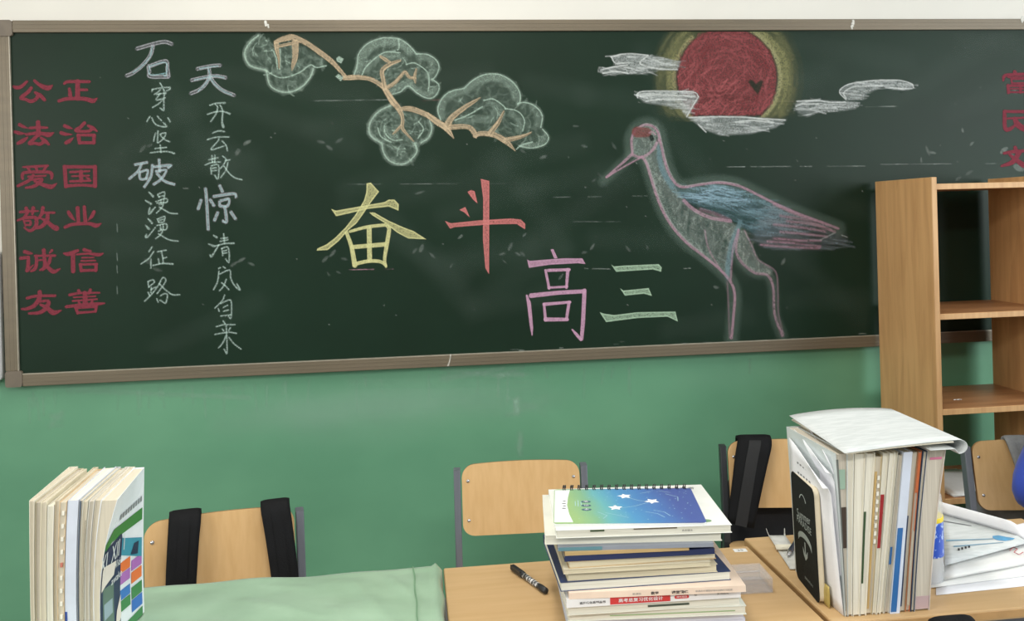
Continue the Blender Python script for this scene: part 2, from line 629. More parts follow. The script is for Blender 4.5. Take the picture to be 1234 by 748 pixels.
# ---- painted red characters (clerical script), one zoom frame per row
RED = (136, 57, 71)
K1 = 1234 / 120.0
red = {
 '公': (90, 0, [[(65,145,28),(95,158,46),(145,155,46),(190,125,42),(232,85,32)], [(325,75,35),(380,120,45),(440,152,60),(500,165,60),(545,135,22)],
   [(285,165,45),(240,220,48),(160,285,48),(215,305,38),(285,330,48),(345,300,46),(365,270,50)], [(335,222,36),(400,260,52),(450,312,42)]]),
 '正': (90, 1, [[(695,110,34),(735,88,40),(860,85,40),(1005,87,36)], [(860,85,60),(860,180,60),(860,290,65)], [(895,187,36),(975,187,34)], [(757,175,36),(765,230,46),(770,285,52)],
   [(630,325,42),(720,300,45),(860,295,46),(960,302,52),(1050,325,56),(1100,292,18)]]),
 '法': (140, 0, [[(140,105,45),(190,130,38),(245,147,10)], [(85,195,42),(140,210,45),(208,216,16)], [(120,335,42),(180,305,55),(240,262,24)], [(268,147,35),(370,140,36),(482,142,30)],
   [(370,75,55),(373,150,58),(375,230,60)], [(225,225,35),(330,212,42),(420,215,45),(500,230,62),(562,205,18)], [(365,235,48),(320,280,45),(265,335,48),(330,335,38),(395,345,45),(450,308,45)], [(410,270,36),(460,310,50),(505,350,28)]]),
 '治': (140, 1, [[(700,120,45),(745,138,42),(800,155,10)], [(655,205,45),(710,222,42),(792,226,12)], [(715,330,45),(760,305,50),(808,266,12)],
   [(945,85,45),(890,140,45),(840,175,48),(920,188,36),(1000,183,42),(1045,155,42)], [(990,117,32),(1050,148,48),(1100,185,22)], [(865,232,36),(1070,235,40)], [(868,235,48),(885,330,48)], [(1065,240,46),(1060,330,44)], [(890,328,42),(1065,328,38)]]),
 '爱': (192, 0, [[(185,95,26),(340,88,34),(490,78,30)], [(245,105,36),(268,142,30)], [(345,100,42),(358,140,36)], [(470,92,38),(430,145,30)],
   [(178,240,32),(175,195,44),(210,162,40),(400,155,42),(510,160,42),(540,190,46),(538,235,32)], [(248,212,28),(465,202,26)], [(310,200,42),(250,265,44),(120,328,38)],
   [(295,252,30),(415,245,42),(370,300,50),(310,335,42),(220,352,30)], [(330,275,30),(420,310,46),(530,340,58),(598,300,18)]]),
 '国': (192, 1, [[(695,92,44),(1080,94,40)], [(700,92,52),(715,335,48)], [(1075,92,52),(1075,330,52)], [(715,330,42),(900,318,36),(1085,330,38)],
   [(770,158,34),(1005,145,26)], [(792,208,26),(1000,200,24)], [(770,272,34),(1020,264,28)], [(900,150,50),(905,265,54)], [(962,225,16),(1000,240,32)]]),
 '敬': (243, 0, [[(148,128,34),(260,118,36),(370,115,22)], [(222,80,46),(238,135,44),(185,205,30)], [(310,80,52),(300,150,34)], [(115,230,26),(210,200,40),(330,195,44),(350,245,50),(338,310,50),(270,360,38),(200,322,22)],
   [(200,240,22),(270,238,30),(272,285,32),(215,285,24)], [(190,230,24),(215,300,24)], [(430,75,48),(415,150,44),(375,205,36)], [(420,137,32),(570,135,32)], [(492,145,44),(478,230,56),(420,300,52),(360,325,34)], [(405,205,24),(480,245,46),(555,310,58),(595,328,70)]]),
 '业': (243, 1, [[(748,130,46),(780,180,50),(830,238,8)], [(860,78,52),(870,260,46)], [(942,65,44),(957,260,50)], [(1063,125,44),(1035,180,46),(988,232,10)], [(705,315,42),(800,280,42),(1000,272,42),(1090,295,54),(1150,270,16)]]),
 '诚': (295, 0, [[(205,85,48),(250,98,46),(298,106,18)], [(155,165,44),(250,152,40)], [(250,155,42),(246,290,54),(238,312,46),(312,250,14)], [(345,135,38),(352,200,44),(335,290,46),(285,325,30)], [(330,135,28),(580,132,34)],
   [(370,188,24),(462,186,22)], [(445,188,30),(440,272,28),(395,312,26)], [(440,65,50),(450,180,46),(482,262,48),(560,330,54),(638,298,24)], [(522,160,42),(500,230,44),(430,308,36)], [(540,70,40),(512,102,18)]]),
 '信': (295, 1, [[(690,105,26),(750,112,52),(860,70,42)], [(802,110,54),(805,325,56)], [(940,60,44),(1022,78,30)], [(850,118,26),(990,108,30),(1120,122,44),(1178,104,14)], [(915,158,22),(1060,156,20)], [(905,198,24),(1080,194,22)],
   [(888,242,32),(1100,238,32)], [(893,242,40),(905,320,42)], [(1088,242,44),(1085,315,44)], [(905,316,40),(1085,312,34)]]),
 '友': (344, 0, [[(235,155,38),(350,130,38),(580,125,34)], [(390,80,54),(388,150,56),(330,240,54),(240,285,42),(170,290,28)], [(390,195,32),(500,193,38),(478,260,60),(400,330,48),(258,345,30)], [(400,235,32),(480,275,50),(560,335,64),(655,308,20)]]),
 '善': (344, 1, [[(872,62,42),(888,92,36)], [(1017,55,42),(1000,97,36)], [(762,115,38),(900,92,30),(1130,88,24)], [(812,145,22),(1080,132,22)], [(800,190,26),(1100,168,24)], [(950,92,56),(955,230,66)],
   [(875,205,30),(895,235,28)], [(1040,195,36),(1020,238,28)], [(720,262,40),(900,240,42),(1100,228,44),(1195,218,18)], [(835,272,40),(1090,264,26)], [(840,272,44),(858,342,36)], [(1092,264,38),(1080,320,36)], [(862,336,36),(1085,322,26)]]),
}
for i, (ch, (oy, c, strokes)) in enumerate(red.items()):
    k = Chalk(10 + c * 58 - (2 if c == 0 else 0), oy - 2, 10 + c * 58 + 67, oy + 42, 2.5, 40 + i, (10, oy, K1))
    for st in strokes:
        k.stroke(st, RED, 0.96, soft=0.7, rough=0.08)
    k.mesh('painted_character', board, label='painted red character ' + ch)
red2 = {
 '富': [[(165,38,26),(170,52,26)], [(86,98,14),(92,70,24),(130,58,22),(300,54,22),(322,72,24),(320,95,14)], [(118,76,11),(240,74,11)], [(140,88,13),(300,86,13)], [(142,90,14),(146,116,14)], [(298,88,14),(294,116,14)], [(146,116,12),(294,114,12)],
   [(116,134,20),(315,132,20)], [(120,132,24),(122,182,22)], [(312,132,24),(312,182,22)], [(122,178,14),(312,178,14)], [(205,132,20),(205,180,20)], [(125,156,11),(310,155,11)]],
 '民': [[(92,312,20),(270,314,24)], [(95,312,26),(98,425,28),(128,435,28),(165,410,18)], [(98,362,14),(300,352,18)], [(262,314,22),(258,352,18)], [(165,362,30),(188,405,42),(240,432,40),(310,415,18)]],
 '文': [[(168,562,26),(176,592,28)], [(92,602,20),(160,590,24),(310,580,18)], [(198,595,32),(150,662,34),(74,690,16)], [(130,612,18),(185,655,32),(240,688,36),(318,682,14)]],
}
for i, (ch, strokes) in enumerate(red2.items()):
    oy = (82, 130, 174)[i]
    k = Chalk(1204, oy, 1256, oy + 36, 2.5, 60 + i, (1194, 80, 5.75))
    for st in strokes:
        k.stroke(st, RED, 0.96, soft=0.7, rough=0.08)
    k.mesh('painted_character', board, label='painted red character ' + ch)

# ---- the two columns of thin white chalk writing
WH, LIL = (188, 214, 205), (158, 156, 166)
CY = (160, 208, 214)


def chalk_char(ch, bbox, tf, strokes, w=1.9, bold=None, thin=None, seed=1):
    k = Chalk(*bbox, 2.5, seed, tf)
    kk = tf[2]
    if bold:
        for st in strokes:
            k.stroke([p[:2] for p in st], LIL, 0.36, w=bold * kk, soft=1.6, rough=0.5)
            for sg in (-0.42, 0.42):      # the drawn contour of the fat stroke
                P = np.array([p[:2] for p in st], float)
                d = np.gradient(P, axis=0)
                n = np.stack([-d[:, 1], d[:, 0]], 1) / np.maximum(np.hypot(d[:, 0], d[:, 1]), 1e-6)[:, None]
                Q = P + n * sg * bold * kk
                k.stroke([tuple(q) for q in Q], (178, 182, 186), 0.55, w=1.2 * kk, soft=0.9, rough=0.5)
    for st in (thin if thin is not None else strokes):
        ww = (w if not bold else 1.3)
        k.stroke([(p[0], p[1], (p[2] if len(p) > 2 else 1.0) * ww * kk) for p in st], CY if bold else WH, 0.44 if not bold else 0.5, soft=1.0, rough=0.45)
    k.mesh('chalk_character', board, label='white chalk character ' + ch)


T1 = (145, 40, 7.48)
chalk_char('石', (146, 42, 214, 100), T1, [[(150,140),(300,97),(400,78),(465,98)], [(295,112),(270,200),(200,290),(110,360),(58,383)], [(255,300),(410,252),(425,320),(435,392)], [(255,300),(262,350),(270,390),(435,392)]], bold=4.2,
  thin=[[(290,120),(265,215),(190,300),(115,355)], [(255,300),(410,265),(412,380),(385,375)], [(262,300),(272,375),(410,360)]], seed=101)
chalk_char('穿', (178, 96, 208, 136), T1, [[(358,448),(378,480)], [(290,505),(286,525)], [(290,508),(350,495),(442,488),(445,505),(418,518)], [(360,510),(340,530),(308,550)], [(388,505),(406,540,1.6)], [(330,552),(392,540)], [(356,545),(325,602),(405,582)], [(396,545),(393,630),(390,692,1.4),(360,676)], [(385,600),(340,640),(290,670)]], seed=102)
T2 = (145, 130, 7.48)
chalk_char('心', (174, 138, 208, 156), T2, [[(268,78),(255,95),(240,122)], [(285,92),(310,140),(360,165),(415,166,1.3),(388,132)], [(335,75),(370,115)], [(430,90),(450,125)]], seed=103)
chalk_char('坚', (178, 156, 212, 188), T2, [[(318,228),(308,260),(302,298)], [(340,208),(337,260),(335,315)], [(358,236),(410,226),(390,275),(345,312)], [(362,245),(400,285),(445,305)], [(315,366),(415,355)], [(360,335),(367,402)], [(270,405),(350,395),(430,394),(485,410,1.4)]], seed=104)
chalk_char('破', (153, 188, 214, 229), T2, [[(130,512),(245,490)], [(192,505),(160,570),(80,640)], [(172,578),(182,640),(236,638)], [(180,578),(245,562),(236,638)], [(290,512),(275,620),(215,715)], [(300,532),(455,516),(430,542)], [(350,462),(355,580)], [(320,572),(412,562),(370,640),(300,690)], [(330,590),(400,660),(490,690)]], bold=2.9, seed=105)
T3 = (145, 225, 9.975)
chalk_char('漫', (173, 228, 217, 260), T3, [[(345,65),(395,115,1.5)], [(305,165),(370,205,1.5)], [(355,250),(348,322,1.6),(420,245)], [(450,95),(466,128)], [(460,86),(530,62),(530,125)], [(470,118),(525,108)], [(430,178),(550,140),(556,186),(440,195)], [(488,158),(490,190)], [(522,150),(522,188)], [(470,215),(515,210),(490,260),(435,315)], [(470,245),(520,272),(600,316),(685,322)]], seed=106)
chalk_char('漫', (173, 258, 217, 292), T3, [[(335,385),(380,435,1.5)], [(305,465),(345,505,1.6)], [(315,570),(308,602,1.6),(335,598),(420,490)], [(445,390),(458,420)], [(450,388),(532,356),(522,420),(462,425)], [(470,402),(515,390)], [(440,464),(552,446),(550,515),(480,510)], [(480,462),(488,508)], [(516,458),(516,504)], [(460,532),(507,526),(480,580),(425,622)], [(460,565),(520,602),(600,640),(695,652)]], seed=107)
T4 = (145, 290, 8.8)
chalk_char('征', (167, 294, 212, 326), T4, [[(336,65),(305,115)], [(355,115),(300,190),(220,245)], [(325,195),(325,290)], [(395,117),(485,100)], [(435,110),(450,175),(455,235)], [(455,186),(490,175)], [(405,190),(412,240)], [(345,262),(450,240),(556,246,1.3)]], seed=108)
chalk_char('路', (171, 331, 219, 368), T4, [[(295,440),(302,490)], [(295,430),(345,415),(360,440),(302,490)], [(330,495),(325,548)], [(330,515),(375,490)], [(295,545),(312,582)], [(258,640),(330,570),(400,480),(448,392),(482,410),(468,455),(390,560)], [(415,455),(480,520),(550,570),(630,572)], [(428,582),(470,560),(500,576),(490,640),(475,660),(422,630)], [(388,615),(402,650)]], seed=109)
T5 = (220, 70, 8.8)
chalk_char('天', (225, 74, 287, 118), T5, [[(155,115),(300,85),(400,76)], [(95,235),(250,202),(360,190),(460,208)], [(280,102),(285,195),(240,280),(170,340),(88,375)], [(295,205),(350,280),(430,345),(548,394)]], bold=4.0,
  thin=[[(180,112),(300,92),(375,84)], [(125,232),(250,205),(350,190),(440,208)], [(275,110),(288,190),(245,270),(165,350)], [(295,210),(350,285),(440,352),(520,385)]], seed=110)
chalk_char('开', (248, 120, 279, 156), T5, [[(290,500),(350,480),(450,475,1.3)], [(265,596),(350,570),(430,565),(500,590,1.3)], [(350,490),(372,520),(355,590),(300,672)], [(400,500),(425,560),(420,680,1.4),(433,728,1.8)]], seed=111)
T6 = (220, 140, 8.8)
chalk_char('云', (248, 155, 278, 184), T6, [[(320,178),(380,156),(445,162)], [(265,248),(360,222),(490,220)], [(385,240),(375,265),(305,345),(330,352),(440,315)], [(420,262),(462,310),(475,365)]], seed=112)
chalk_char('散', (245, 184, 294, 219), T6, [[(280,462),(375,440)], [(312,418),(318,492)], [(342,415),(342,490)], [(240,516),(310,490),(402,485)], [(300,545),(307,612)], [(305,526),(370,512),(386,560),(375,665),(340,625)], [(318,552),(358,545)], [(318,580),(360,572)], [(428,422),(462,460),(430,520),(400,555)], [(455,470),(502,462)], [(482,490),(460,570),(405,650)], [(440,530),(500,610),(560,655),(630,672)]], seed=113)
T7 = (225, 215, 7.125)
chalk_char('惊', (234, 218, 288, 282), T7, [[(162,85),(172,200),(185,440)], [(125,182),(98,265)], [(200,180),(235,235)], [(282,58),(308,115)], [(230,155),(400,130),(425,160)], [(288,192),(362,178),(350,235),(288,235),(284,195)], [(328,238),(342,370),(310,365)], [(268,290),(238,362)], [(378,285),(420,348)]], bold=3.4, seed=114)
chalk_char('清', (249, 280, 285, 319), T7, [[(232,488),(258,505,1.4)], [(190,562),(235,582,1.5)], [(200,655),(216,666,1.3),(275,572)], [(318,475),(325,560)], [(295,515),(352,508)], [(288,540),(352,526)], [(245,580),(330,558),(405,556,1.3)], [(302,602),(310,660)], [(300,600),(350,588),(365,640),(362,720),(335,690)], [(315,622),(345,616)], [(315,642),(345,636)]], seed=115)
T8 = (235, 310, 6.233)
chalk_char('风', (255, 318, 292, 352), T8, [[(180,105),(170,180),(140,242)], [(185,125),(260,96),(270,160),(300,215),(337,242,1.3),(315,200)], [(235,165),(215,215),(185,250)], [(200,190),(230,215),(255,242)], [(178,84),(190,77)], [(212,70),(228,80)]], seed=116)
chalk_char('自', (257, 353, 284, 385), T8, [[(222,285),(205,325),(150,380)], [(175,385),(182,405)], [(195,345),(265,320),(275,380),(270,455),(252,444)], [(215,375),(245,360)], [(215,405),(250,395)], [(195,440),(265,432)]], seed=117)
chalk_char('来', (257, 385, 294, 430), T8, [[(212,478),(225,496)], [(160,520),(220,505),(300,505)], [(205,538),(216,552)], [(266,528),(254,548)], [(150,578),(250,562),(310,570)], [(235,515),(240,640),(240,720),(220,690)], [(232,590),(210,640),(178,678)], [(255,600),(290,645),(345,688)]], seed=118)

# ---- the four big slogan characters
YEL, PNK, MAU, MINT = (212, 210, 146), (212, 124, 122), (206, 158, 188), (176, 208, 178)
k = Chalk(378, 216, 518, 328, 2.5, 201, (375, 210, 5.987))
pf = dict(alpha=0.52, edge=0.7, ew=1.5, rough=0.3)
k.poly([(400,65),(430,60),(490,125),(440,190),(400,250),(330,350),(270,400),(200,480),(120,545),(40,550),(45,535),(110,505),(170,460),(250,380),(320,290),(380,190),(398,130)], YEL, **pf)
k.poly([(145,250),(180,262),(330,235),(530,200),(560,182),(600,182),(632,215),(630,262),(560,232),(400,250),(320,270),(180,302)], YEL, **pf)
k.poly([(420,275),(455,275),(560,335),(660,380),(740,410),(830,468),(700,462),(620,420),(530,350),(440,295)], YEL, **pf)
for st in ([(280,412,20),(400,380,24),(530,365,24)], [(545,372,20),(562,395,28),(550,480,30),(530,610,24),(540,665,18)], [(255,420,26),(290,520,30),(315,655,36)], [(320,645,26),(420,625,26),(500,630,24),(540,660,16)], [(295,525,30),(530,505,32)], [(418,390,36),(422,620,34)]):
    k.stroke(st, YEL, 0.78, rough=0.35)
k.mesh('chalk_character', board, label='large yellow chalk character 奋')
k = Chalk(533, 212, 637, 334, 2.5, 202, (525, 205, 5.754))
pf = dict(alpha=0.68, edge=0.5, ew=1.4, rough=0.25)
for p in ([(220,150),(245,138),(270,145),(290,230),(260,205)], [(165,275),(205,255),(215,275),(235,325),(195,290)], [(65,352),(105,368),(300,348),(520,335),(590,342),(620,370),(620,410),(560,372),(400,375),(250,385),(130,395),(100,405)], [(312,60),(372,75),(370,720),(345,680),(328,480),(330,200)]):
    k.poly(p, PNK, **pf)
k.mesh('chalk_character', board, label='large pink chalk character 斗')
k = Chalk(631, 297, 710, 413, 2.5, 203, (620, 290, 5.752))
for p in ([(250,60),(270,58),(298,120),(275,122)], [(88,130),(105,140),(330,122),(470,122),(492,160),(440,155),(250,165),(100,187)]):
    k.poly(p, MAU, **pf)
for st in ([(215,205,18),(240,330,18)], [(235,205,22),(380,200,20)], [(370,200,24),(360,325,18)], [(235,325,16),(365,318,16)], [(115,380,32),(300,360,28),(480,350,28)], [(485,345,28),(475,560,28),(465,680,24)], [(400,615,10),(430,650,22),(460,685,20)], [(85,380,14),(100,430,28),(118,600,22),(122,655,6)], [(205,440,18),(215,550,20)], [(205,440,24),(385,425,18)], [(378,425,22),(360,545,20)], [(215,545,28),(365,545,24)]):
    k.stroke(st, MAU, 0.8, rough=0.3, smooth=False)
k.mesh('chalk_character', board, label='large mauve chalk character 高')
k = Chalk(719, 316, 820, 390, 2.5, 204, (620, 290, 5.752))
pf = dict(alpha=0.52, edge=0.6, ew=1.5, rough=0.35)
for p in ([(670,165),(690,178),(760,172),(1000,162),(1020,185),(1015,215),(960,198),(705,215)], [(732,330),(755,345),(930,328),(952,382),(895,366),(765,380)], [(590,495),(620,505),(690,515),(850,495),(1115,490),(1132,560),(1060,525),(850,535),(635,563)]):
    k.poly(p, MINT, **pf)
k.mesh('chalk_character', board, label='large mint chalk character 三')

# ---- the pine branch
FOL, FOE, TAN = (146, 168, 154), (180, 206, 190), (204, 180, 146)


def clump(seed, bbox, tf, fill, outer, inner, bands, streaks, ang):
    k = Chalk(*bbox, 1.8, seed, tf)
    q = tf[2]
    k.poly(fill, FOL, 0.13, soft=3, rough=0.6, smooth=True)
    k.hatch(fill, 120, ang, 13, 2.2, FOL, 0.17, 0.9, 2.0, 0.02)
    k.hatch(fill, 26, ang, 11, 1.2, FOE, 0.28, 0.9, 1.0, 0.02)
    k.hatch(fill, 40, ang, 9, 3.0, (40, 58, 48), 0.14, 0.9, 2.0, 0.02)
    for b in bands:
        k.stroke([p[:2] for p in b[1]], FOL, (b[2] if len(b) > 2 else 0.42) * .78, w=b[0], soft=5, rough=0.5)
    for o in outer:
        k.stroke([p[:2] for p in o], FOE, 0.66, w=1.3 * q, soft=1.2, rough=0.4)
        k.stroke([p[:2] for p in o], FOL, 0.24, w=4 * q, soft=3.5, rough=0.5)
    for o in inner:
        k.stroke([p[:2] for p in o], FOE, 0.58, w=1.5 * q, soft=1.4, rough=0.5)
    return k.mesh('chalk_foliage', board, label='pale green chalk foliage clump of the pine')


TA = (285, 35, 8.314)
oa = [(220,65),(150,120),(95,200),(85,270),(120,350),(180,385),(290,410)]
ob = [(300,420),(335,560),(430,622),(550,628),(660,575),(740,480),(770,400)]
clump(301, (292, 38, 398, 116), TA, [(220,65),(120,160),(85,270),(150,370),(290,410),(340,560),(430,622),(550,628),(660,575),(740,480),(790,390),(900,365),(840,280),(700,200),(560,130),(400,150)],
      [oa, ob], [[(290,410),(350,450),(430,485),(520,478),(640,430),(740,360),(800,385),(900,368)], [(370,220),(400,300),(410,400)], [(435,200),(440,300),(432,400)]],
      [(42, oa, .6), (34, ob, .5), (40, [(380, 430), (480, 420), (560, 400), (640, 330)], .35)], [], 0.7)
TB = (410, 35, 8.314)
ob1 = [(140,455),(170,360),(185,250),(270,150),(400,95),(470,88),(590,100),(690,165),(760,245)]
ob2 = [(760,250),(870,255),(960,310),(990,390),(950,480),(915,505)]
ob3 = [(930,510),(980,550),(988,610),(940,680),(870,692),(770,640),(680,570),(600,630),(520,652)]
clump(302, (424, 42, 532, 122), TB, [(140,455),(185,250),(270,150),(400,95),(590,95),(760,245),(960,310),(990,390),(930,510),(985,610),(930,685),(870,690),(680,570),(560,645),(500,640),(420,560),(300,490)],
      [ob1, ob2, ob3], [[(215,470),(250,390),(330,310),(430,240),(520,228),(600,240)], [(660,355),(740,340),(830,390),(880,450),(890,540),(880,620)], [(585,100),(590,190),(575,210)]],
      [(75, [(175,430),(225,270),(310,185),(420,135),(590,140),(700,230)], .5), (60, [(250,420),(330,320),(440,265),(560,260),(640,310)], .35), (60, [(790,285),(890,300),(930,390),(890,460)], .4), (50, [(500,620),(590,590),(670,530)], .45), (55, [(700,560),(790,630),(880,650),(945,600)], .5)], [], -0.5)
TC = (430, 110, 7.875)
oc1 = [(320,135),(210,190),(135,280),(115,360),(140,430),(230,490)]
oc2 = [(240,500),(250,570),(300,650),(380,688),(460,685),(520,640),(570,570),(550,490)]
oc3 = [(610,487),(680,440),(712,350),(690,280)]
clump(303, (441, 124, 524, 200), TC, [(320,135),(210,190),(135,280),(115,360),(140,430),(235,495),(250,570),(300,650),(380,685),(460,685),(520,640),(570,570),(560,490),(640,480),(700,400),(700,290),(600,220),(450,190)],
      [oc1, oc2, oc3], [[(262,330),(270,400),(340,462),(432,460)], [(590,290),(632,360),(580,445)], [(200,350),(230,430),(320,480)]],
      [(40, oc1, .5), (45, [(270,350),(300,410),(370,440)], .5), (45, oc2, .4), (40, oc3, .45)], [], 0.4)
TD = (515, 80, 6.8)
od1 = [(110,440),(85,360),(110,280),(180,210),(300,180)]
od2 = [(300,180),(380,110),(480,65),(600,70),(700,130),(755,210),(760,280),(740,310)]
od3 = [(740,305),(800,295),(880,325),(940,400),(930,500)]
od4 = [(945,515),(992,580),(960,640),(860,668),(760,655)]
clump(304, (525, 87, 664, 180), TD, [(110,440),(85,360),(110,280),(180,210),(300,180),(380,110),(480,65),(600,70),(700,130),(755,210),(760,290),(880,325),(940,400),(935,510),(992,580),(960,640),(860,665),(760,655),(640,600),(540,550),(400,560),(330,490),(190,480)],
      [od1, od2, od3, od4], [[(460,278),(540,268),(620,320),(640,350)], [(640,345),(740,368),(795,440),(780,530)], [(225,440),(330,400),(450,330)], [(720,690),(770,645),(860,620)]],
      [(50, [(120,400),(120,300),(200,235),(290,210)], .4), (60, [(330,190),(420,120),(560,95),(680,150),(725,260)], .45), (45, [(500,300),(580,330),(610,400)], .35), (50, [(690,390),(750,450),(740,520)], .4), (35, [(850,330),(905,410),(890,490)], .4), (38, [(960,570),(900,640),(790,645)], .45), (60, [(260,470),(400,430),(520,440)], .3)], [], -0.6)
k = Chalk(330, 38, 640, 186, 2.0, 305)
for tf, sts in ((TA, [[(375,135,30),(440,110,50),(520,88,60),(570,85,60),(700,140,50),(830,230,52),(960,330,48),(1060,440,36),(1110,490,36),(1180,485,40)], [(590,140,70),(588,280,56),(570,350,40),(556,410,14)], [(400,150,50),(405,210,40),(425,300,22),(428,390,10)], [(400,180,26),(480,160,30),(580,140,30)], [(370,170,18),(300,215,10)]]),
                (TB, [[(40,490,46),(120,485,50),(200,485,45),(310,505,42),(420,572,45),(480,640,46),(530,740,60)], [(445,595,50),(430,500,42),(418,440,44),(432,400,42),(500,352,40),(600,315,22)], [(405,275,26),(450,305,36),(492,332,30)], [(465,588,40),(540,545,38),(600,480,34),(648,430,30),(690,480,32),(750,492,26)], [(762,400,16),(745,480,30),(752,540,12)]]),
                (TC, [[(265,-10,36),(330,80,56),(400,170,50),(435,260,32),(430,340,34),(460,390,26),(540,475,12)], [(420,328,24),(380,370,24),(345,405,14)], [(400,168,30),(500,165,50),(600,195,50),(700,245,50),(800,310,48),(870,375,44),(918,442,8)]]),
                (TD, [[(0,395,40),(80,460,44),(150,500,50),(215,587,8)], [(160,490,60),(200,420,48),(300,340,38),(380,290,26),(432,258,8)], [(190,497,44),(330,495,38),(385,545,42),(400,585,10)], [(390,568,36),(440,550,40),(550,562,44),(650,620,42),(718,690,8)], [(515,545,44),(580,460,34),(625,370,14)], [(640,605,44),(770,575,28),(870,533,8)]])):
    k.tf = tf
    for st in sts:
        k.stroke(st, TAN, 0.66, soft=1.2, rough=0.55)
        P = np.array([p[:3] for p in st], float)
        for g in range(5):
            o = (k.rg.random() - 0.5) * 0.7
            Q = [(p[0] + o * p[2] * 0.6, p[1] + o * p[2] * 0.8, 7) for p in P]
            k.stroke(Q, ((226, 206, 172), (110, 96, 76), (70, 72, 58), (212, 190, 156), (60, 66, 54))[g], 0.45, soft=0.8, rough=0.5)
k.mesh('chalk_pine_branch', board, off=0.0011, label='tan chalk pine branch winding through the foliage')
k = Chalk(400, 64, 420, 102, 2.2, 306, TA)
for p in ([(1000,290),(1030,270),(1075,300),(1050,345),(1005,325)], [(990,475),(1020,450),(1075,480),(1045,525)]):
    k.poly(p, FOE, 0.6, rough=0.5)
k.mesh('chalk_foliage', board, off=0.0014, label='two tiny pale green chalk buds on the branch')

# ---- the sun with its halo
SUN, HAL = (134, 68, 71), (136, 136, 92)
k = Chalk(786, 38.2, 972, 146, 1.8, 401)
cxs, cys = 876, 94
for i in range(70):
    a0 = k.rg.random() * 2 * math.pi
    rad = 62 + abs(k.rg.normal()) * 12
    if rad > 90:
        continue
    sp = 0.25 + 0.3 * k.rg.random()
    pts = [(cxs + 1.02 * rad * math.cos(a0 + t * sp), cys + rad * math.sin(a0 + t * sp), 4.5) for t in (-1, -.5, 0, .5, 1)]
    k.stroke(pts, HAL, 0.2, soft=3, rough=0.8)
for rad, al, w in ((64, .5, 5), (69, .25, 9), (75, .2, 10), (81, .13, 11), (88, .06, 10)):
    k.stroke([(cxs + (1.0 if t > 0 else 1.0) * rad * math.cos(t), cys + rad * math.sin(t), w) for t in np.linspace(-1.2, 1.0, 20)], (178, 174, 126) if rad < 68 else HAL, al, soft=3, rough=0.75)
    k.stroke([(cxs + rad * math.cos(t), cys + rad * math.sin(t), w) for t in np.linspace(2.2, 4.0, 18)], (176, 166, 120) if rad < 66 else HAL, al * .85, soft=3, rough=0.75)
# rub away below the cloud
k.stroke([(790,146,14),(880,150,14),(960,146,14)], HAL, 0.7, soft=6, erase=True)
k.mesh('chalk_halo', board, off=0.0006, label='dull yellow chalk halo round the red sun')
k = Chalk(808, 38.2, 944, 142, 2.0, 402)
disc = [(cxs + 60 * math.cos(t), cys + 61 * math.sin(t)) for t in np.linspace(0, 2 * math.pi, 40)[:-1]]
disc = [(x, min(y, 139)) for x, y in disc]
k.poly(disc, SUN, 0.74, soft=2.5, rough=0.3)
k.hatch(disc, 190, lambda x, y: math.atan2(y - cys, x - cxs) + math.pi / 2, 18, 2.0, (160, 86, 89), 0.32, 0.3, 1.4, 0.008)
k.hatch(disc, 60, lambda x, y: math.atan2(y - cys, x - cxs) + math.pi / 2, 14, 2.2, (110, 52, 54), 0.45, 0.3, 1.5, 0.008)
k.hatch([(820,75),(900,75),(890,135),(825,135)], 60, -0.75, 14, 1.6, (176, 96, 98), 0.36, 0.3, 1.0)
k.hatch([(828,108),(920,112),(915,136),(830,136)], 26, 0.05, 16, 2.2, (96, 50, 50), 0.4, 0.3, 1.5)
k.poly([(901,98),(906,96),(911,101),(917,96),(920,98),(918,104),(913,114),(905,104)], (38, 52, 43), 0.9, soft=1.8, rough=.15)
k.mesh('chalk_sun', board, off=0.0010, label='red chalk sun disc under the top rail')

# ---- clouds
CLD = (186, 194, 193)


def cloud(seed, bbox, tf, polys, lines, ang, label, off):
    k = Chalk(*bbox, 2.0, seed, tf)
    for p, al in polys:
        k.poly(p, CLD, al, soft=3, rough=0.45)
        k.hatch(p, 40, ang, 16, 1.6, (214, 220, 220), 0.28, 0.15, 1.2)
        k.hatch(p, 16, ang, 14, 1.8, (60, 76, 68), 0.3, 0.2, 1.6)
    for l in lines:
        k.stroke(l, (220, 225, 224), 0.6, w=1.4 * tf[2], soft=1.2, rough=0.4)
    k.mesh('chalk_cloud', board, off=off, label=label)


TS = (715, 30, 5.34)
cloud(411, (720, 60, 826, 96), TS, [([(110,200),(240,185),(350,195),(420,205),(560,240),(540,290),(420,290),(300,275),(200,255),(140,245)], .45), ([(45,290),(150,262),(290,262),(380,295),(380,312),(220,318),(60,318)], .22)],
      [[(115,205),(180,190),(250,186),(350,196)], [(115,205),(140,245),(200,245)], [(350,197),(300,250),(420,282),(540,288)], [(48,292),(120,272),(220,258)], [(60,312),(150,300),(220,312)]], 0.08, 'white chalk cloud crossing the upper edge of the sun', 0.0013)
cloud(412, (764, 104, 850, 146), TS, [([(275,455),(300,430),(420,425),(640,430),(680,470),(640,530),(600,590),(560,540),(440,515),(330,500)], .5)],
      [[(285,470),(282,445),(320,428),(450,426),(640,432),(676,462)], [(676,462),(640,520),(600,592)], [(300,460),(420,450),(560,455),(650,460)], [(340,490),(450,478),(600,480)]], 0.05, 'white chalk cloud at the lower left of the sun', 0.0014)
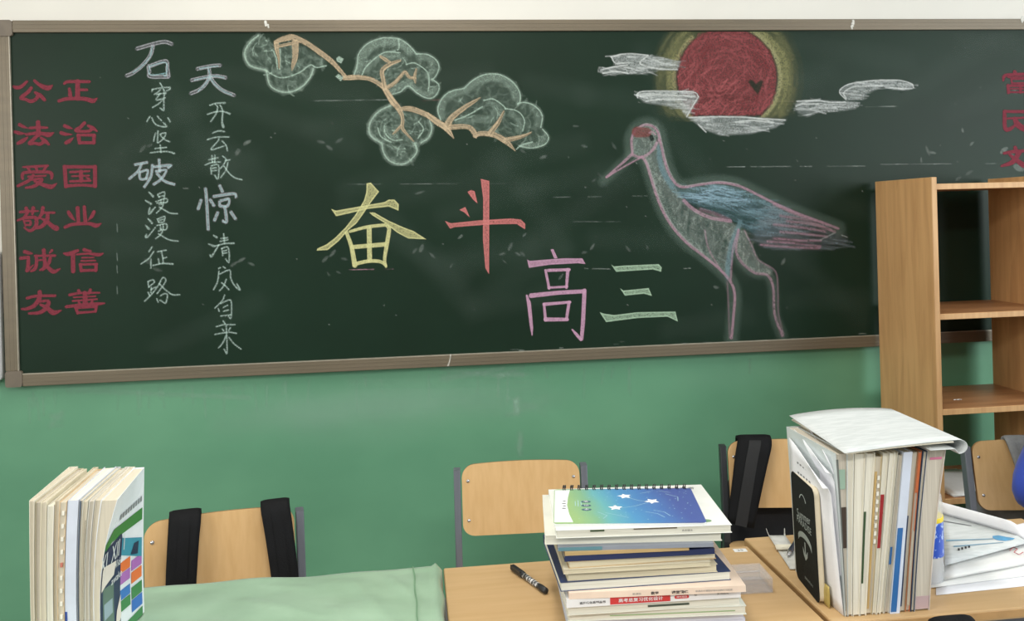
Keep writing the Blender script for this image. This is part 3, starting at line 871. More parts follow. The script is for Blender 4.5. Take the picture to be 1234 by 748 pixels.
cloud(413, (826, 134, 952, 166), (830, 30, 5.34), [([(0,595),(120,588),(320,588),(480,600),(625,612),(560,660),(400,700),(200,710),(90,670)], .42)],
      [[(0,597),(120,592),(300,592),(440,602),(545,628)], [(300,625),(420,615),(540,632)], [(60,640),(110,690)], [(420,600),(620,612)]], 0.05, 'wide white chalk cloud under the sun', 0.0015)
cloud(414, (956, 92, 1106, 144), (945, 80, 7.26), [([(100,340),(120,300),(300,295),(500,310),(540,300),(660,320),(620,370),(480,390),(300,400),(200,440),(120,410)], .36), ([(545,290),(490,240),(490,200),(560,155),(680,130),(800,120),(1000,120),(1110,150),(1130,185),(1080,200),(960,205),(860,175),(720,240),(670,290)], .4)],
      [[(110,305),(280,298),(420,315),(530,312)], [(540,290),(490,240),(492,200),(560,158),(680,135),(800,124),(1000,122),(1110,152),(1130,185)], [(540,280),(520,230),(600,180),(720,172),(860,170)], [(930,185),(1050,195),(1115,195)], [(100,350),(150,330),(300,330)]], 0.02, 'white chalk cloud drifting right of the sun', 0.0012)

# ---- the crane
TK = (700, 130, 2.58)
PK, BLU, GRY = (184, 142, 162), (98, 132, 144), (146, 160, 154)
k = Chalk(716, 138, 1030, 412, 1.8, 501, TK)
back = [(160,140),(158,95),(175,65),(205,52),(235,68),(248,110),(262,170),(280,215),(310,245),(370,238),(430,232),(490,242),(550,270),(610,300),(680,330),(740,352),(800,375)]
front = [(190,152),(205,175),(225,240),(250,310),(285,370),(330,420),(375,455),(430,500),(465,540),(478,580),(474,650),(468,715)]
leg2 = [(490,380),(482,440),(500,480),(540,512),(580,520),(598,560),(602,640),(626,708)]
for line, w in ((back, 46), (front, 40), (leg2, 30), ([(165,140),(70,228)], 30)):
    k.stroke(line, (112, 136, 124), 0.3, w=w, soft=9, rough=0.35)
body = [(190,150),(160,140),(158,95),(175,65),(205,52),(235,68),(248,110),(262,180),(300,260),(350,315),(465,352),(490,370),(465,430),(465,535),(430,500),(375,455),(330,420),(285,370),(250,310),(225,240)]
k.poly(body, GRY, 0.36, soft=3, rough=0.5)
k.hatch(body, 170, 1.3, 12, 1.8, (170, 182, 174), 0.17, 0.7, 2.2)
k.hatch([(240,260),(360,330),(470,370),(465,520),(380,450),(280,360)], 80, 1.5, 14, 2.4, (52, 74, 66), 0.3, 0.35, 2)
th = [(490,380),(510,380),(530,420),(552,470),(600,505),(580,520),(540,512),(500,480),(482,440)]
k.poly(th, GRY, 0.34, soft=3, rough=0.5)
k.hatch(th, 40, 1.1, 8, 1.8, (170, 174, 166), 0.22, 0.5, 2)
blu = [(245,115),(262,190),(290,240),(312,252),(370,243),(430,238),(500,250),(560,278),(640,325),(650,380),(600,400),(545,400),(505,370),(480,345),(420,325),(350,300),(290,268),(255,220),(232,150)]
k.poly(blu, BLU, 0.32, soft=4, rough=0.45)
k.hatch([(290,262),(430,238),(560,278),(640,325),(600,395),(505,370),(420,325)], 150, 0.22, 26, 1.6, (118, 150, 162), 0.28, 0.2, 1.2)
k.hatch([(300,255),(430,245),(500,260),(480,300),(340,290)], 40, 0.1, 22, 1.4, (158, 192, 212), 0.4, 0.2, 1.0)
k.hatch([(300,290),(480,320),(560,330),(520,380),(430,330)], 40, 0.25, 22, 2.2, (48, 74, 72), 0.3, 0.2, 2)
k.stroke([(240,120,10),(252,190,14),(285,245,18)], BLU, 0.5, soft=3)
k.stroke([(495,355,14),(472,420,20),(458,490,18),(455,530,10)], (112, 146, 156), 0.55, soft=3)
tail = [(600,300),(680,335),(760,365),(830,400),(825,430),(740,442),(640,440),(560,430),(530,400),(560,350)]
k.poly(tail, (120, 124, 132), 0.22, soft=7, rough=0.4)
k.hatch(tail, 80, 0.1, 26, 2.0, (124, 138, 146), 0.3, 0.12, 1.6)
for a, b, c in (((600,300),(680,335),(765,362)), ((620,335),(700,350),(775,378)), ((640,352),(720,362),(790,385)), ((600,362),(690,372),(760,384)), ((620,385),(700,392),(765,400)), ((600,405),(680,412),(745,412)), ((560,425),(640,432),(740,436)), ((580,415),(660,420),(745,430))):
    k.stroke([a, b, c], (172, 128, 144), 0.55, w=7, soft=2.5, rough=0.45)
for a, b in (((660,345),(760,360)), ((680,365),(770,376)), ((690,380),(790,398)), ((690,402),(770,406)), ((670,420),(800,428))):
    k.stroke([a, b], (34, 48, 42), 0.5, w=5, soft=2.5, rough=0.4)
k.stroke([(810,395),(828,402)], CLD, .5, w=3)
k.stroke([(745,410),(790,388)], CLD, .35, w=4, soft=2)
for line, w, al in ((back, 6.5, .8), ([(160,142),(120,180),(80,215)], 7, .8), ([(80,215),(130,185),(190,152)], 4.5, .7), ([(160,146),(190,153),(222,132),(240,100)], 7, .75), (front, 7, .78), ([(320,288),(350,315),(400,340),(465,352)], 9, .7), ([(372,315),(420,330),(462,348)], 9, .35), ([(385,380),(398,440),(440,512)], 4, .5),
                    ([(490,378),(472,440),(466,535)], 5, .55), (leg2, 7, .6), ([(508,380),(530,425),(552,472),(604,507),(612,570),(614,640),(630,704)], 4, .4), ([(455,540),(458,600),(462,715)], 4, .35)):
    k.stroke(line, PK, al * .78, w=w * 1.2, soft=1.5, rough=0.45)
for line in (back[2:12], front[1:7]):
    k.stroke([(x + 4, y - 4) for x, y in line], (190, 194, 192), 0.32, w=3, soft=1.2, rough=0.6)
k.stroke([(175,75,34),(205,76,30)], (122, 66, 64), 0.8, soft=2.5, rough=0.4)
k.stroke([(219,90,13),(221,97,13)], (28, 40, 36), 0.9, soft=1.5)
k.stroke([(236,92,4),(238,104,4)], (28, 40, 36), 0.7, soft=1.5)
k.stroke([(212,78,4),(222,74,5),(232,84,4)], PK, 0.6)
k.stroke([(110,192),(165,152)], (34, 48, 42), 0.75, w=4, soft=1.5)
k.mesh('chalk_crane', board, off=0.0009, label='chalk crane with blue back, pink outline and red crown')

# ---- faint guide lines, rubbed petals and chalk specks
k = Chalk(120, 40, 1234, 424, 1.25, 601)
rg = k.rg


def dashes(y0, y1, xa, xb, n, al, col=(188, 200, 194)):
    for i in range(n):
        a = xa + rg.random() * (xb - xa); L = 4 + rg.random() * 26
        b = min(a + L, xb)
        f = lambda x: y0 + (y1 - y0) * (x - xa) / (xb - xa)
        k.stroke([(a, f(a), 1.0), (b, f(b), 1.0)], col, al * .5 * (.3 + rg.random()), soft=0.9, rough=0.6)


dashes(122, 119, 345, 545, 12, .35); dashes(201, 200, 870, 1042, 16, .5); dashes(222, 221, 410, 610, 9, .3); dashes(238, 236, 640, 780, 5, .28); dashes(267, 267, 670, 785, 5, .3)
dashes(323, 324, 690, 735, 6, .4); dashes(324, 323, 812, 832, 3, .4); dashes(325, 324, 418, 474, 6, .6, (200, 150, 170)); dashes(122, 120, 500, 535, 4, .35, (170, 90, 100)); dashes(131, 128, 945, 1080, 8, .6)
dashes(122, 122, 830, 962, 6, .5, (220, 190, 170)); dashes(198, 197, 1040, 1200, 7, .5)
for x, y in ((141, 270), (141, 305), (141, 320), (141, 345)):
    k.stroke([(x, y, .9), (x + .5, y + 9, .9)], (180, 200, 190), .35, rough=.6)
for x, y, an, L, w, al in ((172, 179, -.9, 10, 4, .22), (181, 175, -.5, 6, 3, .2), (190, 325, .3, 9, 4, .2), (178, 315, .6, 9, 4, .22), (287, 184, -.8, 7, 4, .25), (298, 172, -.5, 8, 4, .3), (224, 227, 0, 6, 2, .35), (282, 318, -.6, 8, 4, .25), (291, 313, -.5, 9, 4, .3), (303, 318, .4, 7, 3, .3),
                          (387, 171, .2, 8, 4, .25), (397, 178, .6, 7, 4, .28), (409, 169, -.6, 8, 4, .22), (298, 171, -.4, 7, 4, .25), (286, 182, -.8, 6, 4, .2), (392, 312, -.8, 8, 4, .3), (401, 305, -.9, 9, 4, .3), (415, 312, .2, 6, 3, .25), (396, 330, 1, 5, 2, .2), (408, 328, .4, 5, 2, .25), (500, 302, -.9, 6, 3, .3), (508, 299, -1.2, 8, 5, .3), (521, 308, .8, 7, 3, .3), (506, 232, -.3, 10, 3, .25),
                          (555, 285, -.7, 6, 3, .4), (605, 306, -.3, 6, 3, .3), (615, 297, -1.1, 8, 4, .3), (624, 306, .5, 6, 3, .3), (632, 283, -.8, 5, 2, .4), (544, 320, -1, 5, 2, .25), (608, 315, .8, 6, 2, .2), (630, 306, .8, 6, 3, .3), (704, 304, -.2, 5, 3, .3), (714, 297, -1, 8, 3, .35), (757, 300, .9, 7, 3, .25), (780, 298, 1.3, 5, 2, .25), (676, 333, -.9, 7, 3, .3), (716, 217, -.6, 5, 2, .3),
                          (863, 346, .3, 5, 4, .3), (944, 315, -1, 7, 4, .3), (740, 176, 1, 8, 3, .2), (704, 176, .3, 6, 3, .3), (694, 152, 0, 6, 2, .3), (724, 212, .8, 10, 2, .2), (655, 189, -.3, 7, 4, .3), (630, 182, .5, 6, 3, .2), (1118, 182, 1.2, 10, 3, .35), (1124, 184, .2, 6, 3, .5), (1110, 193, 1.5, 5, 2, .5), (1160, 157, 1.4, 4, 2.4, .6), (1171, 173, -.8, 5, 3, .4), (1168, 208, -.5, 7, 4, .2), (1155, 215, -.6, 6, 4, .2),
                          (1210, 181, -.7, 8, 6, .5), (1228, 202, .4, 9, 9, .45), (1222, 188, .6, 9, 3, .4), (117, 93, .1, 8, 2, .35), (117, 106, 1.6, 8, 2, .3), (1223, 110, 1.2, 6, 3, .4)):
    k.stroke([(x - math.cos(an) * L / 2, y - math.sin(an) * L / 2, w * .6), (x, y, w), (x + math.cos(an) * L / 2, y + math.sin(an) * L / 2, w * .5)], (184, 196, 190), al * .5, soft=1.8, rough=.5)
for i in range(60):
    x, y = 130 + rg.random() * 1080, 45 + rg.random() * 350
    k.stroke([(x, y, 1.0), (x + 1, y + .6, 1.0)], (196, 206, 200), .12 + .25 * rg.random(), soft=.9)
for i in range(60):     # chalk dust along the foot of the board
    x = 130 + rg.random() * 920
    y = 446.5 - 0.0438 * (x - 130) - abs(rg.normal()) * 2.2
    k.stroke([(x, y, 1.6), (x + 3 + 6 * rg.random(), y - .2, 1.2)], (190, 200, 194), .3 * rg.random(), soft=1.2, rough=.5)
for i in range(46):      # broad swipes of the duster
    x, y = 130 + rg.random() * 1090, 50 + rg.random() * 350
    L = 60 + rg.random() * 120; an = rg.normal() * .5
    k.stroke([(x - L / 2 * math.cos(an), y - L / 2 * math.sin(an), 20), (x + L / 2 * math.cos(an), y + L / 2 * math.sin(an), 26)], (150, 170, 160), .024, soft=22, rough=.0)
k.mesh('chalk_dust', board, off=0.0004, label='faint chalk guide lines, smears and dust', thr=0.003)

# chipped paint and tape on the frame
for i, (chips, bb, lab) in enumerate((
        (((320, 28.5, 3.5, .9), (323, 31.5, 2.5, .8)), (312, 22, 330, 38), 'white paint chip on the top rail above the pine branch'),
        (((1028, 27, 3, .8), (1027, 30, 2.8, .8), (1026, 33, 2.6, .8)), (1018, 20, 1038, 38), 'white paint chip on the top rail above the drifting cloud'),
        (((1232, 23, 3, .8), (1231, 25, 2.6, .8)), (1222, 18, 1234, 32), 'white paint chip at the far end of the top rail'))):
    k = Chalk(*bb, 2.5, 602 + i)
    for x, y, w, a in chips:
        k.stroke([(x, y - w * .6, w), (x + .6, y + w * .6, w * .8)], (232, 230, 222), a, soft=.8, rough=.2)
    k.mesh('paint_chip', board, off=0.0016, plane_y=-0.009, label=lab)
k = Chalk(525, 418, 560, 446, 2.0, 609)
k.stroke([(543, 427, 1.6), (542, 434, 1.4), (540, 440, 2.2)], (222, 216, 204), .7, soft=.8, rough=.4)
k.mesh('paint_chip', board, off=0.0016, plane_y=-0.009, label='white paint chip across the bottom rail')
# pale runs, scuffs and broad lighter areas on the green wall below the board
wm = Chalk(0, 425, 1060, 650, 1.0, 604)
for i in range(40):
    x = 20 + rg.random() * 900
    y = 474 - .047 * x + rg.random() * 8
    L = 8 + rg.random() * 28
    wm.stroke([(x, y, 3), (x + rg.normal() * 1.5, y + L, 2)], (150, 196, 170), .12 + .14 * rg.random(), soft=3, rough=.4)
for x0, x1, y0, y1, a in ((610, 660, 470, 505, .1), (618, 624, 478, 500, .35), (622, 628, 520, 552, .22), (600, 630, 440, 455, .2), (530, 605, 442, 458, .2), (60, 75, 495, 517, .2), (80, 300, 465, 480, .12), (420, 640, 450, 475, .1)):
    for j in range(5):
        wm.stroke([(x0 + rg.random() * 4, y0 + (y1 - y0) * rg.random(), 5), (x1, y0 + (y1 - y0) * rg.random(), 5)], (158, 200, 176), a * .6, soft=5, rough=.4)
for cx_, cy_, L_, w_, a_ in ((440, 492, 200, 50, .03), (520, 475, 180, 40, .028), (340, 500, 140, 46, .024), (610, 480, 110, 50, .02), (450, 520, 160, 60, .018), (880, 462, 110, 30, .014)):  # broad soft lightening, mostly across the middle of the wall
    for j in range(6):
        x_, y_ = cx_ + wm.rg.normal() * 22, cy_ + wm.rg.normal() * 9
        wm.stroke([(x_ - L_ / 2, y_ + 4, w_ * .5), (x_, y_, w_ * .7), (x_ + L_ / 2, y_ - 5, w_ * .4)], (172, 210, 190), a_, soft=26, rough=.05)
wm.mesh('scuffs_and_pale_areas', bpy.data.objects['wall_back'], off=0.0006, plane_y=WALL_Y, thr=0.004)
# ------------------------------------------------------------------ bookcase
def board_wood(name, c1, c2, along, sc=1.0):
    """Finger-jointed strip wood: long staves with their own tone and a fine grain."""
    m = mat(name, c1, 0.45, spec=0.4)
    nt = m.node_tree
    b = nt.nodes['Principled BSDF']
    L = nt.links.new
    tc = nt.nodes.new('ShaderNodeTexCoord')
    mp = nt.nodes.new('ShaderNodeMapping')
    st = {'z': (9, 9, 0.9), 'x': (0.9, 9, 9)}[along]
    mp.inputs['Scale'].default_value = tuple(v * sc for v in st)
    n = nt.nodes.new('ShaderNodeTexNoise'); n.inputs['Scale'].default_value = 4; n.inputs['Detail'].default_value = 6; n.inputs['Distortion'].default_value = .3
    vo = nt.nodes.new('ShaderNodeTexVoronoi'); vo.inputs['Scale'].default_value = 2.2
    rp = nt.nodes.new('ShaderNodeValToRGB')
    rp.color_ramp.elements[0].position = .3; rp.color_ramp.elements[1].position = .7
    rp.color_ramp.elements[0].color = C(*c2); rp.color_ramp.elements[1].color = C(*c1)
    ad = nt.nodes.new('ShaderNodeMath'); ad.operation = 'MULTIPLY_ADD'; ad.inputs[1].default_value = .35
    sub = nt.nodes.new('ShaderNodeMath'); sub.operation = 'SUBTRACT'; sub.inputs[1].default_value = .17
    L(tc.outputs['Object'], mp.inputs['Vector']); L(mp.outputs['Vector'], n.inputs['Vector']); L(mp.outputs['Vector'], vo.inputs['Vector'])
    L(vo.outputs['Color'], ad.inputs[0]); L(n.outputs['Fac'], ad.inputs[2]); L(ad.outputs[0], sub.inputs[0]); L(sub.outputs[0], rp.inputs['Fac'])
    L(rp.outputs['Color'], b.inputs['Base Color'])
    return m


m_case = board_wood('strip_pine_upright', (214, 168, 116), (192, 146, 98), 'z')
m_shelf = board_wood('strip_pine_shelf', (178, 130, 88), (152, 106, 70), 'x')
m_edge = mat('pine_edge', (206, 164, 114), 0.5, rgb2=(190, 146, 98), scale=(60, 60, 4))
XB0, XB1, XB2 = 2.9726, 2.9906, 3.413
YB, YFR = -0.03, -0.378
bc = thing('bookcase', 'open wooden bookcase without a back standing against the blackboard', 'bookcase', (3.2, -0.2, 0))
for xa, xb in ((XB0, XB1), (XB2, XB2 + .018)):
    p = obj('side_panel', nbm(xa, xb, YFR + .003, YB, 0, 1.518, 0.0012, 1), m_case, bc, world=True)
    e = obj('edge_band', nbm(xa, xb, YFR, YFR + .003, 0, 1.518, 0.001, 1), m_edge, p)
    e.location = (0, 0, 0)
    e.data.transform(Matrix.Translation(-bc.location))
for z in (1.496, 1.0724, 0.7618, 0.470, 0.09):
    p = obj('shelf', nbm(XB1, XB2, YFR + .005, YB - .004, z - .019, z, 0.001, 1), m_shelf, bc, world=True)
    e = obj('edge_band', nbm(XB1, XB2, YFR + .002, YFR + .0052, z - .019, z, 0.001, 1), m_edge, p)
    e.data.transform(Matrix.Translation(-bc.location))
obj('plinth', nbm(XB1, XB2, YFR + .03, YFR + .045, 0, .071), m_case, bc, world=True)
m_paper = mat('white_paper', (226, 227, 226), 0.75, vary=0.02, scale=(30, 30, 30))
m_paper_warm = mat('cream_paper', (222, 216, 198), 0.8, vary=0.04, scale=(30, 30, 30))
# loose papers on the lower shelf
for i, (dx, dy, rz) in enumerate(((0, 0, .04), (.012, -.01, -.06))):
    t = thing('paper_sheet', ('white paper lying flat on the lower bookcase shelf', 'white paper lying askew on top of another on the lower bookcase shelf')[i], 'paper', (3.13 + dx, -.22 + dy, .4702 + i * .003), rz)
    obj('sheet', sheet(bmesh.new(), [[(-.105 + .21 * a / 6, -.14 + .28 * b / 6, .001 + .002 * math.sin(a * 1.3 + i) * math.sin(b)) for a in range(7)] for b in range(7)], .0008), m_paper, t, True)
t = thing('paper_scrap', 'tiny torn white paper scrap on the middle bookcase shelf', 'paper', tuple(unp(1154, 481.5, 2, .7622)))
obj('scrap', sheet(bmesh.new(), [[(-.014 + .007 * a, -.003 + .004 * b, .0012 * ((a + b) % 2)) for a in range(5)] for b in range(3)], .0004), m_paper, t)

# ------------------------------------------------------------------ chairs
m_ply = mat('beech_plywood_laminate', (206, 170, 122), 0.42, rgb2=(199, 162, 113), scale=(70, 70, 5), detail=3, spec=.35)
m_steel = mat('grey_painted_steel', (122, 126, 136), 0.38, metal=.35, vary=.06, scale=(40, 40, 6))
m_steel_dark = mat('dark_grey_painted_steel', (58, 60, 64), 0.4, metal=.3, vary=.06, scale=(40, 40, 6))
m_screw = mat('steel_screw', (200, 200, 204), 0.25, metal=.9, vary=.05)
m_ply_edge = mat('plywood_edge', (168, 128, 84), 0.6, rgb2=(136, 98, 62), scale=(6, 200, 6))


def plate_bm(w, h, t, corner, bow, arch):
    """Curved plywood back rest: rounded outline, bowed in plan; origin at its bottom centre; front faces -y."""
    bm = bmesh.new()
    N, Mv = 34, 8
    half = w / 2
    cols = []
    for i in range(N + 1):
        u = -math.cos(math.pi * i / N) * half
        e = max(0.0, abs(u) - (half - corner))
        cut = corner - math.sqrt(max(0.0, corner * corner - e * e))
        top = h - cut + arch * (1 - (u / half) ** 2) - arch
        bot = cut * .9 - arch * .35 * (1 - (u / half) ** 2)
        cols.append((u, bot, top))
    F = [[bm.verts.new((u, -bow * (1 - (u / half) ** 2) * -1 - bow, b + (tp - b) * j / Mv)) for j in range(Mv + 1)] for u, b, tp in cols]
    B = [[bm.verts.new((u, -bow * (1 - (u / half) ** 2) * -1 - bow + t, b + (tp - b) * j / Mv)) for j in range(Mv + 1)] for u, b, tp in cols]
    for i in range(N):
        for j in range(Mv):
            bm.faces.new((F[i][j], F[i + 1][j], F[i + 1][j + 1], F[i][j + 1]))
            bm.faces.new((B[i][j], B[i][j + 1], B[i + 1][j + 1], B[i + 1][j]))
        for j in (0, Mv):
            f = bm.faces.new((F[i][j], F[i + 1][j], B[i + 1][j], B[i][j])); f.material_index = 1
    for i in (0, N):
        for j in range(Mv):
            f = bm.faces.new((F[i][j], F[i][j + 1], B[i][j + 1], B[i][j])); f.material_index = 1
    return bm


RECL = R(9)
PW, PH, PT = 0.333, 0.197, 0.011


def chair(label, cx, cy, ztop, yaw, steel=None, tilt=RECL):
    """School chair facing -y (towards the camera); (cx, cy) is the top centre of the back rest."""
    st = steel or m_steel
    t = thing('school_chair', label, 'chair', (0, 0, 0), yaw, 'school chairs')
    zb = ztop - PH * math.cos(tilt)
    yb = PH * math.sin(tilt)
    # local origin: floor point under the bottom edge of the back rest
    off = Matrix.Rotation(yaw, 4, 'Z') @ Vector((0, -yb, 0))
    t.location = (cx + off.x, cy + off.y, 0)
    rot = Matrix.Translation((0, 0, zb)) @ Matrix.Rotation(-tilt, 4, 'X')
    bm = plate_bm(PW, PH, PT, .034, .012, .006)
    bm.transform(rot)
    bp = obj('backrest', bm, [m_ply, m_ply_edge], t, 'auto')
    for sx in (-1, 1):
        for zz in (.041, .148):
            bm = lathe(bmesh.new(), [(.0002, .0026), (.0028, .0022), (.0046, .0008), (.0048, 0)], 14)
            bm.transform(rot @ Matrix.Translation((sx * (PW / 2 - .017), -.0125 * (1 - ((PW / 2 - .017) / (PW / 2)) ** 2) * -1 - .0125, zz)) @ Matrix.Rotation(R(90), 4, 'X'))
            obj('screw', bm, m_screw, bp, True)
    px = PW / 2 + .0135
    zs = .43
    for sx in (-1, 1):
        # rear leg and upright in one bent tube of flat section
        bm = bmesh.new()
        path = [(.10, 0.0), (.045, .24), (.0, .44), (-.0 + math.tan(tilt) * .0, zb - .02), (math.tan(tilt) * (ztop - zb - .014), ztop - .016)]
        path[3] = (0.004, zb - .03)
        prev = None
        hw, hd = .0095, .017
        rings = []
        for y, z in path:
            rings.append([bm.verts.new((sx * px + a * hw, y + b * hd, z)) for a, b in ((-1, -1), (1, -1), (1, 1), (-1, 1))])
        for a, b in zip(rings[:-1], rings[1:]):
            for k in range(4):
                bm.faces.new((a[k], a[(k + 1) % 4], b[(k + 1) % 4], b[k]))
        bm.faces.new(rings[0]); bm.faces.new(rings[-1])
        es = [e for e in bm.edges if abs(e.verts[0].co.z - e.verts[1].co.z) > .02]
        bmesh.ops.bevel(bm, geom=es, offset=.003, segments=2, profile=.5, affect='EDGES')
        lg = obj('leg', bm, st, t)
        obj('foot_cap', nbm(sx * px - .011, sx * px + .011, .082, .12, 0, .02, .003), m_black_plastic, lg)
        lg = obj('leg', tube(bmesh.new(), [(sx * px, -.34, .0), (sx * px, -.325, .2), (sx * px, -.31, zs - .015)], .011, 10), st, t, True)
        obj('foot_cap', nbm(sx * px - .013, sx * px + .013, -.353, -.327, 0, .02, .003), m_black_plastic, lg)
        obj('seat_rail', nbm(sx * px - .010, sx * px + .010, -.335, .02, zs - .03, zs - .008, .003), st, t)
    obj('stretcher', nbm(-px, px, -.322, -.302, zs - .03, zs - .01, .003), st, t)
    obj('stretcher', nbm(-px, px, .028, .046, .25, .27, .003), st, t)
    seat = bmesh.new()
    pts = rrect(-PW / 2 - .01, PW / 2 + .01, -.36, .01, .04)
    poly_prism(seat, pts, lambda u, v, w: (u, v, zs - .008 + w), .012)
    obj('seat', seat, [m_ply, m_ply_edge], t)
    return t


m_black_plastic = mat('black_plastic', (30, 31, 34), 0.4, vary=.1, scale=(30, 30, 30))
c_mid = (unp(556, 559, 2, .73) + unp(697, 553, 2, .73)) / 2
ch2 = chair('light wood school chair with grey uprights and bare backrest behind the book stack', c_mid[0], c_mid[1], .733, R(-3.4))
ch1 = chair('light wood school chair draped with two black straps behind the green cloth desk', .8275, -.919, .752, R(10.6))
ch3 = chair('light wood school chair with one black strap and a dark bag hanging behind', 2.387, -.510, .733, R(-10), m_steel_dark)
ch4 = chair('light wood school chair with a grey strap behind the seated person in blue', 3.070, -.662, .733, R(-9), tilt=R(13))

# ------------------------------------------------------------------ bags hanging on the chairs
m_bag = mat('black_nylon', (15, 16, 19), 0.75, vary=.25, scale=(30, 30, 30), bump=.3, bump_scale=300, spec=.2)
m_bag2 = mat('dark_navy_fabric', (20, 22, 29), 0.75, vary=.25, scale=(14, 14, 14), bump=.4, bump_scale=60)
m_bag_grey = mat('grey_padded_fabric', (128, 130, 132), 0.8, vary=.12, scale=(40, 40, 40), bump=.3, bump_scale=400)
m_stitch = mat('charcoal_webbing', (17, 18, 21), 0.7, vary=.2, scale=(200, 200, 20))


def strap_bm(path, wid, th, lean=0.0, nx=6, puff=.5):
    """Padded strap: path of (x, y, z) along the strap; the width runs along x (turned by lean)."""
    bm = bmesh.new()
    P = [Vector(p) for p in path]
    n = len(P)
    ws = wid if isinstance(wid, (list, tuple)) else [wid] * n
    rings = []
    for i, p in enumerate(P):
        t = (P[min(i + 1, n - 1)] - P[max(i - 1, 0)]).normalized()
        a = Vector((1, 0, 0)) - t * t.x
        a.normalize()
        nn = a.cross(t).normalized()
        ring = []
        for k in range(nx * 2 + 2):
            if k <= nx:
                s_ = -1 + 2 * k / nx; q = 1
            else:
                s_ = 1 - 2 * (k - nx - 1) / nx; q = -1
            hh = th / 2 * (1 - puff + puff * math.sqrt(max(0, 1 - s_ ** 4)))
            ring.append(bm.verts.new(p + a * s_ * ws[i] / 2 + nn * q * hh))
        rings.append(ring)
    m = len(rings[0])
    for a, b in zip(rings[:-1], rings[1:]):
        for k in range(m):
            bm.faces.new((a[k], a[(k + 1) % m], b[(k + 1) % m], b[k]))
    bm.faces.new(rings[0]); bm.faces.new(rings[-1])
    return bm


def catmull(pts, n=6):
    Q = [tuple(p) for p in pts]
    P = np.array(Q, float)
    E = np.vstack([2 * P[0] - P[1], P, 2 * P[-1] - P[-2]])
    out = []
    for i in range(1, len(E) - 2):
        for k in range(n):
            t = k / n
            a, b, c, d = E[i - 1], E[i], E[i + 1], E[i + 2]
            out.append(tuple(0.5 * (2 * b + (c - a) * t + (2 * a - 5 * b + 4 * c - d) * t * t + (3 * b - a - 3 * c + d) * t ** 3)))
    out.append(tuple(P[-1]))
    return out


def bag_body_bm(w, h, d, seed=0):
    """Soft bag: rounded, fuller below, pinched at the top; origin at its top centre, hanging down, back panel at y = 0."""
    bm = bmesh.new()
    rr = random.Random(seed)
    nz, nu = 14, 32
    rings = []
    for i in range(nz + 1):
        f = i / nz
        s_ = math.sin(min(1, (f * 1.15 + .06)) * math.pi / 2) ** .6 * (1 - max(0, f - .88) ** 2 * 22)
        ring = []
        for k in range(nu):
            a = 2 * math.pi * k / nu
            ca, sa = math.cos(a), math.sin(a)
            e = .55
            x = w / 2 * math.copysign(abs(ca) ** e, ca) * (.72 + .28 * s_)
            y = d / 2 * math.copysign(abs(sa) ** e, sa) * (.35 + .65 * s_)
            y += .006 * math.sin(7 * a + f * 6 + seed) * f
            ring.append(bm.verts.new((x, d / 2 + y, -h * f)))
        rings.append(ring)
    for a, b in zip(rings[:-1], rings[1:]):
        for k in range(nu):
            bm.faces.new((a[k], a[(k + 1) % nu], b[(k + 1) % nu], b[k]))
    bm.faces.new(rings[0]); bm.faces.new(rings[-1])
    return bm


def backpack(label, ch, ztop, straps, body, mats, group='school bags hung on chairs'):
    """A bag behind the chair's back rest; straps: list of (top x, bottom x, top width, bottom width, bottom z). Chair-local frame."""
    t = thing('backpack', label, 'bag', ch.location, ch.rotation_euler.z, group)
    w, h, d, z0 = body
    bm = bag_body_bm(w, h, d, len(label))
    bm.transform(Matrix.Translation((0, .052, z0)))
    bo = obj('bag_body', bm, mats[0], t, True)
    bm = bag_body_bm(w * .8, h * .5, d * .3, 3)
    bm.transform(Matrix.Translation((0, .052 + d * .93, z0 - h * .45)))
    obj('front_pocket', bm, mats[0], t, True)
    tl = math.tan(RECL)
    zt = ztop
    for x0, x1, w0, w1, zb in straps:
        ytop = PH * math.sin(RECL)
        back = (x0 * .95, ytop + .030, zt - .06)
        pts = [(x0 * .9, .075, z0 - .03), back, (x0, ytop + .019, zt - .008), (x0, ytop + .006, zt + .0085), (x0, ytop - .0165, zt - .004),
               (x0 + (x1 - x0) * .24, ytop - .030 - .03 * tl, zt - .05), (x0 + (x1 - x0) * .54, ytop - .034 - .12 * tl, zt - .12), (x1, ytop - .044 - .2 * tl, zb)]
        ws = [w0 * .8, w0 * .9, w0, w0, w0, w0 * .97, (w0 + w1) / 2, w1]
        q = catmull([p + (wv,) for p, wv in zip(pts, ws)], 6)
        st = obj('strap', strap_bm([p[:3] for p in q], [p[3] for p in q], .011, nx=8), mats[1], t, True)
        # stitched webbing down the middle
        q2 = q[20:]
        q2 = [(p[0], p[1] - .0064, p[2]) for p in q2]
        obj('webbing', strap_bm(q2, w0 * .34, .0018, nx=2, puff=0), mats[2], st)
    return t


# positions of the straps across each back rest, read against the photograph (plate-local x)
backpack('black backpack hung by two straps over the chair behind the green cloth desk', ch1, .752, [(-.078, -.094, .070, .062, .50), (.124, .148, .067, .058, .50)], (.27, .36, .12, .66), (m_bag, m_bag, m_bag))
b3 = backpack('black bag hung by one strap over the chair beside the bookcase', ch3, .733, [(-.086, -.146, .100, .078, .50)], (.36, .42, .13, .60), (m_bag2, m_bag, m_stitch))
backpack('grey strapped backpack on the chair behind the person in blue', ch4, .733, [(-.038, -.008, .068, .062, .50)], (.27, .34, .11, .60), (m_bag_grey, m_bag_grey, m_bag_grey))

# ------------------------------------------------------------------ desks
m_desk = mat('maple_laminate_desktop', (196, 164, 121), 0.4, rgb2=(189, 156, 112), scale=(5, 60, 60), spec=.4)
m_desk_edge = mat('desk_edge_band', (186, 146, 96), 0.5, vary=.06, scale=(30, 30, 30))


